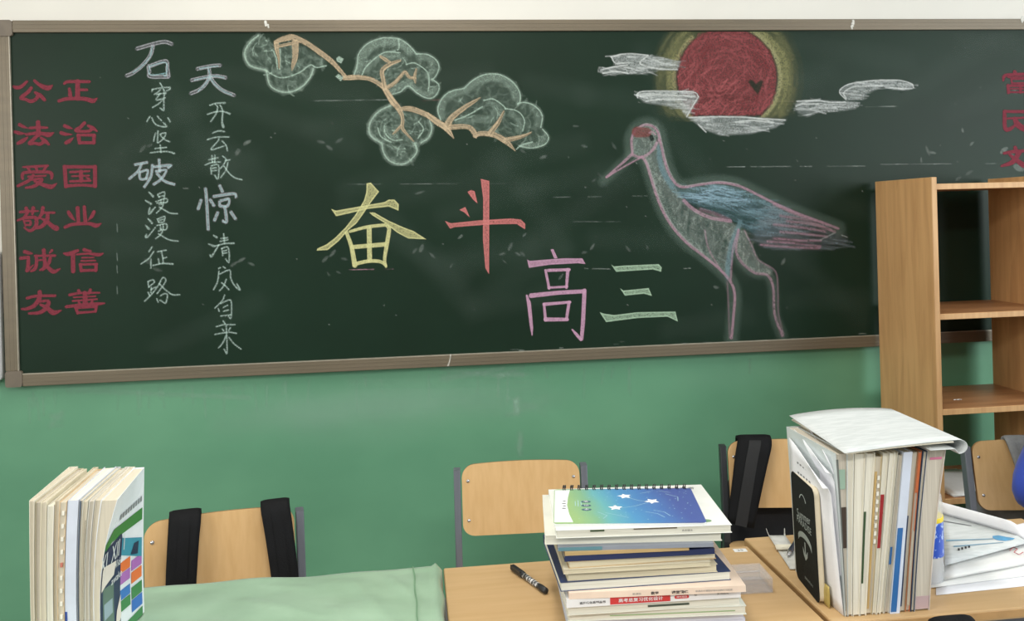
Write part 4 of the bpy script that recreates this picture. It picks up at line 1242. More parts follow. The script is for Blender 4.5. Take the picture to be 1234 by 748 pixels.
def desk(label, x0, x1, y0, y1, z=.75, dn=0.0):
    t = thing('school_desk', label, 'desk', ((x0 + x1) / 2, (y0 + y1) / 2, 0), 0, 'school desks')
    top = nbm(x0, x1, y0, y1, z - .019, z, .0022, 2)
    tp = obj('desktop', top, m_desk, t, world=True)
    bm = nbm(x0 - .0004, x1 + .0004, y0 - .0006, y1 + .0006, z - .0165, z - .0025, .001, 1)
    o = obj('edge_band', bm, m_desk_edge, tp); o.data.transform(Matrix.Translation(-t.location))
    bm = bmesh.new()
    a, b, c, d = x0 + .05, x1 - .05, y0 + .03, y1 - .03
    box(bm, a, b, c, d, z - .15, z - .145); box(bm, a, b, c, c + .005, z - .145, z - .02)
    box(bm, a, a + .005, c, d, z - .145, z - .02); box(bm, b - .005, b, c, d, z - .145, z - .02)
    obj('book_tray', bm, m_steel, t, world=True)
    for x in (x0 + .03, x1 - .03):
        for y in (y0 + .05, y1 - .05):
            obj('leg', nbm(x - .014, x + .014, y - .014, y + .014, 0, z - .019, .004), m_steel, t, world=True)
        obj('side_rail', nbm(x - .012, x + .012, y0 + .05, y1 - .05, .05, .075, .004), m_steel, t, world=True)
    obj('cross_rail', nbm(x0 + .03, x1 - .03, (y0 + y1) / 2 - .012, (y0 + y1) / 2 + .012, .05, .075, .004), m_steel, t, world=True)
    return t


desk('wooden school desk covered by the pale green satin cloth', .675, 1.322, -1.74, -1.352)
desk('wooden school desk carrying the lying book stack and a marker', 1.3355, 1.9462, -1.745, -1.345)
desk('wooden school desk carrying the upright books and a water bottle', 1.9572, 2.575, -1.688, -1.303)
desk('wooden school desk the person in blue leans on', 2.590, 3.200, -1.69, -1.30)

# satin cloth over the left desk
m_satin = mat('pale_green_satin', (154, 184, 158), 0.27, rgb2=(143, 174, 147), scale=(9, 9, 9), sheen=.2, spec=.8, bump=1.0, bump_scale=17)
CREASE = [((1.22, -1.36), (1.29, -1.50), .0032, .010), ((1.17, -1.40), (1.26, -1.62), .0026, .012), ((.98, -1.44), (1.12, -1.52), .0018, .011), ((.88, -1.40), (1.0, -1.62), .0016, .013), ((1.05, -1.60), (1.24, -1.68), .0022, .012), ((.80, -1.50), (.90, -1.70), .002, .014), ((1.14, -1.50), (1.18, -1.70), .0024, .010), ((.96, -1.36), (1.08, -1.40), .0014, .009)]


def crease(x, y):
    s_ = 0.0
    for (ax_, ay_), (bx_, by_), h_, w_ in CREASE:
        dx_, dy_ = bx_ - ax_, by_ - ay_
        L2 = dx_ * dx_ + dy_ * dy_
        q_ = ((x - ax_) * dx_ + (y - ay_) * dy_) / L2
        e_ = max(0.0, -q_, q_ - 1) * math.sqrt(L2)
        d_ = abs((x - ax_) * dy_ - (y - ay_) * dx_) / math.sqrt(L2)
        s_ += h_ * math.exp(-(d_ * d_ + e_ * e_ * .5) / (w_ * w_))
    return s_

t = thing('desk_cloth', 'pale green satin cloth draped over the left desk', 'cloth', (1.0, -1.55, .75))
rows = []
X0, X1, Y0, Y1 = .668, 1.3265, -1.748, -1.345
us = [X0 - .004] * 3 + [X0 + (X1 - X0) * i / 90 for i in range(1, 90)] + [X1 + .0035] * 4
ud = [.09, .05, .012] + [0] * 89 + [.008, .02, .05, .09]
vs = [Y0 - .004] * 3 + [Y0 + (Y1 - Y0) * i / 60 for i in range(61)] + [Y1 + .004] * 3
vd = [.09, .05, .012] + [0] * 61 + [.010, .03, .055]
for v, dv in zip(vs, vd):
    row = []
    for u, du in zip(us, ud):
        w = crease(u, v) * min(1, max(0, (X1 - .03 - u) / .04)) * min(1, max(0, (Y1 - .012 - v) / .03)) + .0008 * math.sin(u * 21 + v * 9) + .0010 * math.sin(u * 33 - v * 37 + 1) + .0009 * math.sin(v * 60 + u * 14)
        z = .7535 + (w if du + dv == 0 else 0) - max(du, dv)
        if du + dv == 0 and u > X1 - .012:
            z += .004 * math.sin((u - X1 + .012) / .012 * math.pi) + .0015
        if v > Y1 - .015 and du + dv == 0:
            z += .0008 + .0005 * math.sin(u * 40)
        x = u + (.002 * math.sin(v * 50) if du else 0)
        y = v + (.003 * math.sin(u * 45) if dv else 0)
        row.append((x - 1.0, y + 1.55, z - .75))
    rows.append(row)
obj('satin_sheet', sheet(bmesh.new(), rows, .0012), m_satin, t, True)
sp = []
for k in range(24):
    v = Y0 + (Y1 - Y0) * k / 23
    sp.append((1.289 - .012 * (k / 23.0) + .001 * math.sin(k) - 1.0, v + 1.55, .7548 + .0011 * math.sin(1.288 * 21 + v * 9) - .75 + .001))
obj('seam', strap_bm([(p[0], p[1], p[2]) for p in sp], .003, .0012, nx=2), mat('green_seam', (112, 148, 118), .6, vary=.05), t)

# desk number sticker
p = unp(892, 663, 2, .7502)
t = thing('number_sticker', 'small white paper sticker at the far corner of the middle desk', 'sticker', tuple(p), R(-4))
obj('label_paper', nbm(-.013, .013, -.008, .008, 0, .0004), m_paper, t)
m_ink = mat('black_ink', (44, 44, 50), 0.6, vary=.1)
m_ink_grey = mat('grey_print', (120, 122, 126), 0.7, vary=.1)
text_mesh('25', .011, lambda u, v: Vector((u, v, .0006)), 'ink_mark', m_ink, t, sx=1.2)
# ------------------------------------------------------------------ books
def page_mat(name, c1, c2, axis, n=900):
    """Paper block: very fine leaves seen edge-on, striped across the thickness axis."""
    sc = [6, 6, 6]; sc['xyz'.index(axis)] = n
    return mat(name, c1, 0.85, rgb2=c2, scale=tuple(sc), detail=2, lo=.3, hi=.7, spec=.2)


PG_X = page_mat('page_block_cream_upright', (218, 209, 191), (203, 194, 176), 'x')
PG_XW = page_mat('page_block_white_upright', (238, 234, 220), (222, 217, 202), 'x')
PG_XD = page_mat('page_block_grey_upright', (210, 202, 188), (186, 178, 164), 'x')
PG_Z = page_mat('page_block_cream_lying', (222, 212, 186), (198, 187, 160), 'z')
PG_ZW = page_mat('page_block_white_lying', (230, 228, 216), (206, 203, 190), 'z')
_cv = {}


def cov(rgb, rough=.4):
    if rgb not in _cv:
        _cv[rgb] = mat('cover_%d_%d_%d' % rgb, rgb, rough, vary=.04, scale=(20, 20, 20), spec=.45)
    return _cv[rgb]


def book_parts(t, T, D, H, fn, pages, cover, spine=None, ct=.0007, inset=.0015, nb=4, nc=8, spine_col=None):
    """Page block between two boards; a = thickness, b = depth away from the viewer, c = height. spine: 'near', 'far' or None (fore edge near, spine far)."""
    obj('page_block', gbox(bmesh.new(), ct, T - ct, (inset if spine != 'near' else .001), D - .001, inset, H - inset, nb, nc, 1, fn), pages, t)
    bm = bmesh.new()
    gbox(bm, 0, ct, 0, D, 0, H, nb, nc, 1, fn)
    gbox(bm, T - ct, T, 0, D, 0, H, nb, nc, 1, fn)
    if spine == 'near':
        gbox(bm, 0, T, -.0006, 0, 0, H, 1, nc, 1, fn)
    else:
        gbox(bm, 0, T, D, D + .0006, 0, H, 1, nc, 1, fn)
    return obj('cover', bm, cover, t)


def band(t, name, fn, a0, a1, c0, c1, m, b=-.0009, nc=6, label=None):
    """A printed band on the near side of a book."""
    return obj(name, gbox(bmesh.new(), a0, a1, b - .0003, b, c0, c1, 1, nc, 1, fn), m, t, label=label)


# ---- upright books on the green cloth (fore edges towards the room)
def Xat(px, py, y):
    return float(unp(px, py, 1, y)[0])


YL = -1.632
ZL = .7555
topx = [34.8, 41.7, 49.5, 57.0, 65.4, 72.0, 81.5, 95.0, 100.5, 107.0, 114.0, 122.0, 143.0]
botx = [36.6, 42.0, 48.5, 56.5, 64.4, 69.5, 78.5, 92.6, 97.0, 102.0, 108.0, 113.0, 121.5]
FARPX = [83, 94, 101, 107, 113, 119, 126, 140, 146, 151, 156.5, 163, 175.5]
farx = [float(unp(v, 562 - i_ * .2, 1, YL + .186)[0]) for i_, v in enumerate(FARPX)]
topy = [603, 605, 604, 609, 603, 604, 603, 602.5, 603, 603, 602.5, 602, 602]
spec = [((226, 220, 204), PG_X, 'slim cream paged book at the outer end of the upright row on green cloth', 0), ((206, 196, 170), PG_XD, 'thin grey paged book second from the outer end on green cloth', 0),
        ((222, 214, 192), PG_X, 'cream paged book third from the outer end of the green cloth row', 0), ((236, 234, 226), PG_XW, 'short book with bright white page edge in the green cloth row', 0),
        ((216, 206, 182), PG_X, 'cream paged book just past the short white one on green cloth', 0), ((222, 196, 160), PG_X, 'narrow tan book with a column of white tabs on green cloth', 0),
        ((214, 220, 234), PG_XW, 'pale blue spined book in the upright row on green cloth', 1), ((206, 210, 214), PG_X, 'thin book with a dark cover edge beside the pale blue spine', 0),
        ((214, 208, 190), PG_X, 'cream paged book behind the dark cover edge on green cloth', 0), ((232, 230, 224), PG_XD, 'thin greyish book two places from the printed cover', 0),
        ((228, 222, 208), PG_X, 'narrow cream book pressed against the thick printed textbook', 0), ((238, 242, 250), PG_X, 'thick textbook with a white printed cover at the inner end on green cloth', 0)]




left_last = None
for i, (cc, pg, lab, sp) in enumerate(spec):
    zt = float(unp(topx[i], topy[i], 1, YL)[2])
    H = zt - ZL
    zb748 = float(unp(60, 748, 1, YL)[2])
    ta, tb = Xat(topx[i], topy[i], YL), Xat(topx[i + 1], topy[i], YL)
    ba, bb = Xat(botx[i], 748, YL), Xat(botx[i + 1], 748, YL)
    # continue the lean below the frame, gently
    q = (zb748 - ZL) / H
    D = .186 - .004 * (i % 3)
    gap = .0004
    last = i == len(spec) - 1

    def fn(a, b, c, ta=ta, tb=tb, ba=ba, bb=bb, H=H, T=1.0, last=last, q=q, i=i):
        f = max(0.0, (c / H - q) / (1 - q))
        xa = ba + (ta - ba) * f ** (1.5 + .6 * i / 12) + gap
        xb = bb + (tb - bb) * f ** (1.5 + .6 * (i + 1) / 12) - gap
        k = b / .186
        # the far edges stand upright behind the splayed near edges
        fa, fb = farx[i] - .006 * (1 - f), farx[i + 1] - .006 * (1 - f)
        xa = xa * (1 - k) + fa * k
        xb = xb * (1 - k) + fb * k
        x = xa + (xb - xa) * a
        return (x, YL + b + .002 * math.sin(i * 2.1) , ZL + c)
    t = thing('book', lab, 'book', (0, 0, 0), 0, 'upright books on the green cloth')
    t.location = ((ba + bb) / 2, YL + .09, ZL)
    loc = Vector(t.location)
    fl = (lambda fn, loc: (lambda a, b, c: Vector(fn(a, b, c)) - loc))(fn, loc)
    th = max(.002, (tb - ta))
    ct = min(.12, .0008 / th)

    def parts(t=t, fl=fl, H=H, D=D, ct=ct, cc=cc, pg=pg, sp=sp):
        obj('page_block', gbox(bmesh.new(), ct, 1 - ct, .0018 if not sp else .001, D - .001, .002, H - .002, 5, 12, 1, fl), pg, t)
        bm = bmesh.new()
        gbox(bm, 0, ct, 0, D, 0, H, 5, 12, 1, fl); gbox(bm, 1 - ct, 1, 0, D, 0, H, 5, 12, 1, fl)
        if sp:
            gbox(bm, 0, 1, -.0006, 0, 0, H, 1, 12, 1, fl)
        else:
            gbox(bm, 0, 1, D, D + .0006, 0, H, 1, 12, 1, fl)
        obj('cover', bm, cov(cc), t)
    parts()
    if i == 5:
        m_tab = cov((240, 236, 224))
        for k in range(9):
            z = H * (.93 - .078 * k)
            obj('index_tab', gbox(bmesh.new(), .45, .78, -.0014, .001, z - .0032, z + .0032, 1, 1, 1, fl), m_tab if k != 4 else cov((196, 120, 104)), t)
    if i == 6:
        band(t, 'spine_stripe', fl, .0, .2, 0.0, H * .33, cov((58, 84, 156)), b=-.0007)
    if i == 7:
        band(t, 'cover_edge', fl, .0, .45, 0.03, H - .002, cov((86, 104, 128)), b=.0006)
    if i == 8:
        band(t, 'cover_edge', fl, .75, 1.0, 0.01, H - .03, cov((98, 82, 62)), b=.0006)
    if last:
        left_last = (t, fl, H, D)

# printed cover of the last book (its outer face looks towards +x)
t, fl, H, D = left_last


def on_cover(u, v, off=.0009):
    """u: 0 near edge .. 1 far edge, v: 0 bottom .. 1 top, standing just proud of the printed cover"""
    p = fl(1.0, u * D, v * H)
    return Vector((p[0] + off, p[1], p[2]))


def cov_patch(name, pts, m, off=.0009, label=None):
    """pts: outline in (u, v); subdivided so that it follows the bend of the cover"""
    bm = bmesh.new()
    f = bm.faces.new([bm.verts.new((u, v, 0)) for u, v in pts])
    bmesh.ops.triangulate(bm, faces=bm.faces[:])
    for _ in range(2):
        bmesh.ops.subdivide_edges(bm, edges=bm.edges[:], cuts=1, use_grid_fill=True)
    for vv in bm.verts:
        vv.co = on_cover(vv.co.x, vv.co.y, off)
    return obj(name, bm, m, t, label=label)


R4 = lambda a, b, c, d: [(a, c), (b, c), (b, d), (a, d)]
G1, NAVY = cov((60, 132, 66)), cov((36, 50, 86))
cov_patch('cover_swoosh', [(.0, .66), (.15, .70), (.4, .69), (.95, .655), (.95, .735), (.4, .765), (.15, .78), (.0, .72)], G1)
cov_patch('cover_picture', [(.40, .555), (.95, .40), (.95, .53), (.40, .665)], cov((60, 150, 176)))
cov_patch('cover_picture', [(.66, .49), (.74, .47), (.84, .45), (.86, .53), (.74, .545)], cov((30, 52, 82)), .0013)
for ca, u0, u1, v0, v1 in (((232, 118, 62), .40, .66, .41, .48), ((176, 110, 190), .40, .66, .335, .405), ((52, 118, 196), .40, .66, .235, .30), ((58, 132, 76), .40, .66, .16, .23),
                           ((176, 110, 190), .69, .95, .35, .42), ((236, 122, 66), .69, .95, .265, .34), ((58, 132, 76), .69, .95, .16, .24), ((44, 108, 196), .69, .95, .075, .155), ((58, 132, 76), .40, .95, .0, .06)):
    cov_patch('cover_tile', [(u0, v0 + .02), (u1, v0), (u1, v1), (u0, v1 + .02)], cov(ca))
cov_patch('cover_panel', [(.0, .0), (.42, .0), (.42, .66), (.40, .69), (.36, .70), (.0, .68)], NAVY, .0013)
cov_patch('cover_photo', [(.04, .12), (.27, .12), (.27, .42), (.04, .44)], cov((96, 120, 110)), .0017)
cov_patch('cover_photo', [(.06, .24), (.24, .24), (.24, .33), (.06, .34)], cov((150, 170, 182)), .0020)
cov_patch('cover_paper', [(.0, .43), (.08, .45), (.26, .47), (.30, .55), (.20, .56), (.04, .58), (.0, .57)], cov((236, 224, 216)), .0020)
cov_patch('cover_paper', [(.27, .06), (.42, .16), (.42, .30), (.33, .22)], cov((236, 224, 216)), .0020)
m_white_ink = mat('white_ink', (232, 234, 236), .6, vary=.03)


def cov_text(s_, size, u0, v0, m, off=.0019, sx=1.0, rot=0.0, name='cover_lettering'):
    ca, sa = math.cos(rot), math.sin(rot)
    return text_mesh(s_, size, lambda u, v: on_cover(u0 + (u * ca - v * sa) / D, v0 + (u * sa + v * ca) / H, off), name, m, t, sx=sx)


cov_text('XI  XII  I', .040, .21, .61, m_white_ink, rot=.05, sx=.7)
cov_text('Wide', .017, .34, .52, m_white_ink, rot=0)
cov_text('awake', .017, .33, .435, m_white_ink, rot=0)
for k in range(9):          # small unreadable print line above the swoosh
    u = .28 + .075 * k
    cov_patch('print_mark', R4(u, u + .045, .805 - .02 * (k / 8.0), .84 - .02 * (k / 8.0)), cov((140, 146, 150)), .0010)

# ---- the lying stack on the middle desk
KZ = 4.204


def zp(x, y):
    return (640 + x / KZ, 570 + y / KZ)


TOPZ = .925
# name, thickness, near-left (zoom x, y of the lower edge), near-right, depth, cover colour, pages, spine near?, label
stack = [
 ('book', .0115, (190, 812), (1085, 770), .205, (206, 212, 232), PG_ZW, 1, 'pale blue white workbook lowest of the lying stack'),
 ('book', .0115, (188, 770), (1075, 735), .208, (214, 220, 238), PG_ZW, 1, 'white workbook with bluish spine second from the bottom of the lying stack'),
 ('book', .0130, (188, 752), (1092, 715), .210, (232, 236, 228), PG_ZW, 0, 'white book with a thin green line along its edge near the bottom of the stack'),
 ('book', .0130, (184, 722), (1062, 668), .207, (226, 224, 214), PG_ZW, 0, 'cream edged book directly under the red and white spine'),
 ('book', .0125, (180, 682), (1062, 628), .208, (238, 238, 240), PG_ZW, 1, 'white spined exam book with a red title block in the lying stack'),
 ('book', .0095, (192, 638), (1088, 600), .212, (240, 218, 200), PG_ZW, 1, 'peach covered workbook with print along its spine in the lying stack'),
 ('book', .0135, (150, 600), (1013, 541), .212, (44, 60, 100), PG_ZW, 0, 'wide navy covered book with white pages in the middle of the lying stack'),
 ('book', .0120, (185, 545), (945, 500), .178, (222, 214, 190), PG_Z, 0, 'thick cream paged book lying on the wide navy cover'),
 ('book', .0070, (165, 512), (912, 470), .186, (214, 206, 184), PG_Z, 0, 'thin cream paged book second above the wide navy cover'),
 ('book', .0100, (192, 483), (938, 433), .178, (190, 160, 116), PG_Z, 0, 'cream book with a brown top cover under the navy hardback'),
 ('book', .0085, (170, 448), (930, 408), .176, (42, 52, 90), PG_Z, 1, 'navy blue hardback notebook in the upper part of the lying stack'),
 ('book', .0050, (172, 418), (800, 390), .170, (192, 164, 116), PG_Z, 1, 'thin kraft brown notebook lying on the navy hardback'),
 ('book', .0060, (136, 395), (925, 372), .182, (146, 152, 164), PG_ZW, 1, 'thin booklet with a teal and grey cover under the white textbooks'),
 ('book', .0135, (72, 362), (968, 342), .208, (226, 226, 216), PG_ZW, 0, 'thick white textbook jutting out below the topmost book'),
 ('book', .0118, (128, 331), (1018, 301), .212, (234, 236, 232), PG_ZW, 0, 'white textbook with green print directly under the spiral notebook'),
]
tot = sum(s_[1] for s_ in stack) + .0045
sc = (TOPZ - .7502) / tot
z = .7502
book_tops = []
for n, (nm, th, nl, nr, dep, cc, pg, sp, lab) in enumerate(stack):
    th *= sc
    pl = unp(*zp(*nl), 2, z)
    pr = unp(*zp(*nr), 2, z)
    # keep the near edge on the line the photograph gives, but never wildly turned
    yl = min(max(pl[1], -1.69), -1.60)
    pl = unp(*zp(*nl), 1, yl)
    yr = min(max(pr[1], yl - .05), yl + .03)
    pr = unp(*zp(*nr), 1, yr)
    W = float(math.hypot(pr[0] - pl[0], yr - yl))
    rz = math.atan2(yr - yl, pr[0] - pl[0])
    t = thing(nm, lab, 'book', (float(pl[0]), float(yl), z), rz, 'books lying in the stack on the middle desk')
    wv = .0006

    def fl(a, b, c, th=th, W=W, n=n, dep=dep):
        sag = -.0000
        return Vector((c, b, a * th + sag))
    ct = .05 if th > .008 else .1
    obj('page_block', gbox(bmesh.new(), ct, 1 - ct, .0016 if not sp else .001, dep - .002, .0016, W - .0016, 2, 6, 1, fl), pg, t)
    bm = bmesh.new()
    gbox(bm, 0, ct, 0, dep, 0, W, 2, 6, 1, fl); gbox(bm, 1 - ct, 1, 0, dep, 0, W, 2, 6, 1, fl)
    if sp:
        gbox(bm, 0, 1, -.0007, 0, 0, W, 1, 6, 1, fl)
    else:
        gbox(bm, 0, 1, dep, dep + .0007, 0, W, 1, 6, 1, fl)
    obj('cover', bm, cov(cc), t)
    k = W / (nr[0] - nl[0])

    def strip(name, x0, x1, a0, a1, m, b=-.0010, t=t, fl=fl, nl=nl, k=k, label=None):
        return obj(name, gbox(bmesh.new(), a0, a1, b - .0002, b, (x0 - nl[0]) * k, (x1 - nl[0]) * k, 1, 4, 1, fl), m, t, label=label)

    def stext(s_, size, x, a, m, t=t, fl=fl, nl=nl, k=k, th=th, sx=1.0, bold=0.0):
        text_mesh(s_, size, lambda u, v: fl(a + v / th, -.0016, (x - nl[0]) * k + u), 'spine_lettering', m, t, sx=sx, bold=bold)
    if 'red title' in lab:
        strip('title_block', 398, 702, .10, .93, cov((206, 62, 62)))
        stext('高考总复习优化设计', .0066, 552, .50, m_white_ink, sx=1.22, bold=.0001)
        stext('志鸿优化系列丛书', .0042, 310, .48, m_ink, sx=1.25, bold=.0001)
        p_ = rrect(-.0118, .0118, -.0026, .0026, .0024)
        obj('oval_badge', poly_prism(bmesh.new(), p_, lambda u, v, w, k=k, nl=nl, th=th, fl=fl: fl(.52 + v / th, -.0010 - w, (760 - nl[0]) * k + u), .0003), cov((206, 62, 62)), t)
        stext('课时规范', .0034, 760, .52, m_white_ink, sx=1.3)
        stext('B1', .0036, 832, .62, m_ink, sx=1.2)
        stext('志鸿优化', .0034, 970, .62, m_ink, sx=1.5)
    if 'peach' in lab:
        stext('新课标', .0036, 534, .42, m_ink_grey, sx=1.3)
        stext('数学', .0052, 625, .42, m_ink, sx=1.2, bold=.00012)
        stext('课堂精练', .0052, 752, .42, m_ink, sx=1.3, bold=.00012)
        stext('普通高中课程标准实验教科书配套', .0032, 925, .45, m_ink_grey, sx=1.25)
    if 'teal and grey' in lab:
        strip('spine_block', 140, 360, .1, .95, cov((98, 140, 152)))
    if 'green line' in lab:
        strip('edge_line', 400, 1035, .40, .52, cov((150, 178, 130)), b=.0012)
    if 'directly under the red' in lab:
        strip('cover_edge', 590, 800, .38, .62, cov((74, 84, 74)), b=.0012)
    if 'wide navy' in lab:
        pass
    if 'directly under the spiral' in lab:
        strip('cover_picture', 300, 372, .70, .98, cov((70, 86, 60)), b=.0006)
        strip('cover_picture', 520, 740, .78, .98, cov((104, 92, 74)), b=.0006)
        stext('高考理综', .0036, 790, .52, m_ink, sx=1.2)
    z += th + .0001
    book_tops.append((t, W, dep, th, rz))

# print on the top face of the white textbook under the spiral notebook
t, W, dep, th, rz = book_tops[-1]
text_mesh('高考', .014, lambda u, v: Vector((W - .030 + u, dep - .020 + v, th + .0003)), 'cover_lettering', m_ink_grey, t)
obj('cover_logo', poly_prism(bmesh.new(), rrect(-.006, .006, -.003, .003, .002), lambda u, v, w: Vector((W - .052 + u, dep - .018 + v, th + w)), .0003), cov((200, 70, 60)), t)
obj('cover_logo', poly_prism(bmesh.new(), [(.018 * math.cos(k * .3142), .008 * math.sin(k * .3142)) for k in range(20)], lambda u, v, w: Vector((W - .045 + u, .022 + v, th + w)), .0003), cov((124, 158, 120)), t)
# teal-blue end of the wide navy book is its cover; grey endpaper strip on its top
t, W, dep, th, rz = book_tops[6]
obj('inner_sheet', nbm(.012, W - .045, .003, dep - .01, th, th + .0006), cov((172, 170, 160)), t)

# ---- spiral notebook on top
nl, nr = unp(667, 631.5, 2, TOPZ), unp(852, 630, 2, TOPZ)
NW, ND = float(np.hypot(*(nr - nl)[:2])), .178
nrz = math.atan2(nr[1] - nl[1], nr[0] - nl[0])
ztop_stack = z
nt_ = thing('spiral_notebook', 'blue and green spiral notebook with white stars on top of the lying stack', 'notebook', (float(nl[0]), float(nl[1]), ztop_stack), nrz)
obj('page_block', nbm(.001, NW - .001, .001, ND - .003, 0, .0038, .0004, 1), m_paper, nt_)
m_cover = mat('gradient_star_cover', (90, 140, 200), .32, spec=.5)
g = m_cover.node_tree
tc = g.nodes.new('ShaderNodeTexCoord'); sx_ = g.nodes.new('ShaderNodeSeparateXYZ'); nz_ = g.nodes.new('ShaderNodeTexNoise'); nz_.inputs['Scale'].default_value = 16
mr = g.nodes.new('ShaderNodeMapRange'); mr.inputs['From Max'].default_value = NW; mr.inputs['From Min'].default_value = 0.0
ma = g.nodes.new('ShaderNodeMath'); ma.operation = 'MULTIPLY_ADD'; ma.inputs[1].default_value = .10
mb = g.nodes.new('ShaderNodeMath'); mb.operation = 'SUBTRACT'; mb.inputs[1].default_value = .05
mc = g.nodes.new('ShaderNodeMath'); mc.operation = 'MULTIPLY_ADD'; mc.inputs[1].default_value = .7
rp = g.nodes.new('ShaderNodeValToRGB')
e = rp.color_ramp.elements
e[0].position = .17; e[0].color = C(154, 186, 128); e[1].position = .92; e[1].color = C(76, 94, 158)
for pos, c_ in ((.30, (130, 176, 142)), (.40, (108, 174, 180)), (.55, (84, 146, 192)), (.74, (78, 120, 180))):
    q = e.new(pos); q.color = C(*c_)
LK = g.links.new
LK(tc.outputs['Object'], sx_.inputs[0]); LK(sx_.outputs['X'], mr.inputs['Value']); LK(tc.outputs['Object'], nz_.inputs['Vector'])
LK(sx_.outputs['Y'], mc.inputs[0]); LK(mr.outputs[0], mc.inputs[2])
LK(nz_.outputs['Fac'], ma.inputs[0]); LK(mc.outputs[0], ma.inputs[2]); LK(ma.outputs[0], mb.inputs[0]); LK(mb.outputs[0], rp.inputs['Fac']); LK(rp.outputs['Color'], g.nodes['Principled BSDF'].inputs['Base Color'])
cvr = obj('front_cover', poly_prism(bmesh.new(), rrect(0, NW, 0, ND, .007), lambda u, v, w: (u, v, .0039 + w), .0006), m_cover, nt_)
zc = .0047
P_ = lambda u, v: Vector((u * NW, v * ND, zc))
m_nb_white = mat('notebook_white_print', (236, 238, 240), .4, vary=.02)
band_pts = [(.005, .03), (.13, .03), (.105, .25), (.092, .5), (.10, .75), (.115, .97), (.005, .97)]
obj('white_margin', poly_prism(bmesh.new(), band_pts, lambda u, v, w: (u * NW, v * ND, .00455 + w), .0001), m_nb_white, nt_)
m_star = mat('white_star_sticker', (240, 240, 240), .45, vary=.02)
for u, v, r_, a in ((.505, .76, .013, .2), (.688, .60, .0135, .5), (.425, .42, .013, .0)):
    pts = []
    for k in range(10):
        rr_ = r_ * (1 if k % 2 == 0 else .52)
        th_ = a + math.pi / 2 + k * math.pi / 5
        pts.append((u * NW + rr_ * math.cos(th_), v * ND + rr_ * math.sin(th_)))
    bm = bmesh.new()
    c0 = bm.verts.new((u * NW, v * ND, zc + .0022))
    ring = [bm.verts.new((x, y, zc)) for x, y in pts]
    for k in range(10):
        bm.faces.new((c0, ring[k], ring[(k + 1) % 10]))
    bm.faces.new(ring)
    obj('star', bm, m_star, nt_)
for k in range(4):
    obj('margin_mark', nbm(.058 * NW + .0015 * (k % 2), .058 * NW + .006, (.40 + .07 * k) * ND, (.40 + .07 * k) * ND + .004, zc, zc + .0002), m_ink_grey, nt_)
m_nb_dark = mat('notebook_slate_print', (74, 104, 122), .5, vary=.05)
for k in range(3):
    c_ = (.225 * NW, (.60 - .115 * k) * ND)
    obj('cover_badge', poly_prism(bmesh.new(), [(.0085 * math.cos(a * .3927), .0055 * math.sin(a * .3927)) for a in range(16)], lambda u, v, w: Vector((c_[0] + u, c_[1] + v, zc + w)), .0002), m_nb_dark, nt_)
    text_mesh('笔记本'[k], .009, lambda u, v: Vector((c_[0] + u, c_[1] + v, zc + .0004)), 'cover_lettering', m_nb_white, nt_)
m_line = mat('pale_line_print', (176, 212, 226), .5, vary=.02)
bm = bmesh.new()


def thin_line(a, b, w=.0005):
    A, B = P_(*a), P_(*b)
    d = (B - A).normalized(); n_ = Vector((-d.y, d.x, 0)) * w
    bm.faces.new([bm.verts.new(q) for q in (A - n_, B - n_, B + n_, A + n_)])


for a, b in (((.52, .72), (.60, .62)), ((.60, .62), (.70, .56)), ((.45, .40), (.56, .46)), ((.56, .46), (.66, .56)), ((.30, .30), (.36, .20)), ((.36, .20), (.33, .12)), ((.35, .28), (.42, .22)), ((.42, .22), (.50, .14)), ((.62, .30), (.70, .24)), ((.70, .24), (.74, .14)), ((.68, .34), (.75, .28)), ((.75, .28), (.78, .18)), ((.80, .82), (.88, .72)), ((.88, .72), (.87, .60)), ((.76, .92), (.84, .86)), ((.70, .90), (.62, .84)), ((.15, .62), (.15, .48)), ((.17, .64), (.17, .46)), ((.19, .60), (.19, .50))):
    thin_line(a, b)
rg = random.Random(5)
for k in range(60):
    u, v = .16 + .8 * rg.random(), .08 + .85 * rg.random()
    thin_line((u, v), (u + .006, v + .004), .0005 + .0004 * rg.random())
obj('star_map_lines', bm, m_line, nt_)
for k in range(17):
    u = .075 + (.955 - .075) * k / 16
    for dx in (-.0016, .0016):
        pts = [(u * NW + dx, ND - .004 + .0075 * math.sin(a) , .0032 + .0062 * (1 - math.cos(a)) - .0028) for a in [2 * math.pi * q / 14 for q in range(14)]]
        tube_pts = [(u * NW + dx + .0008 * math.sin(q), ND + .0005 + .0060 * math.cos(2 * math.pi * q / 12), .0048 + .0066 * math.sin(2 * math.pi * q / 12)) for q in range(13)]
        obj('wire_ring', tube(bmesh.new(), tube_pts, .0010, 6, False), m_black_plastic, nt_, True)

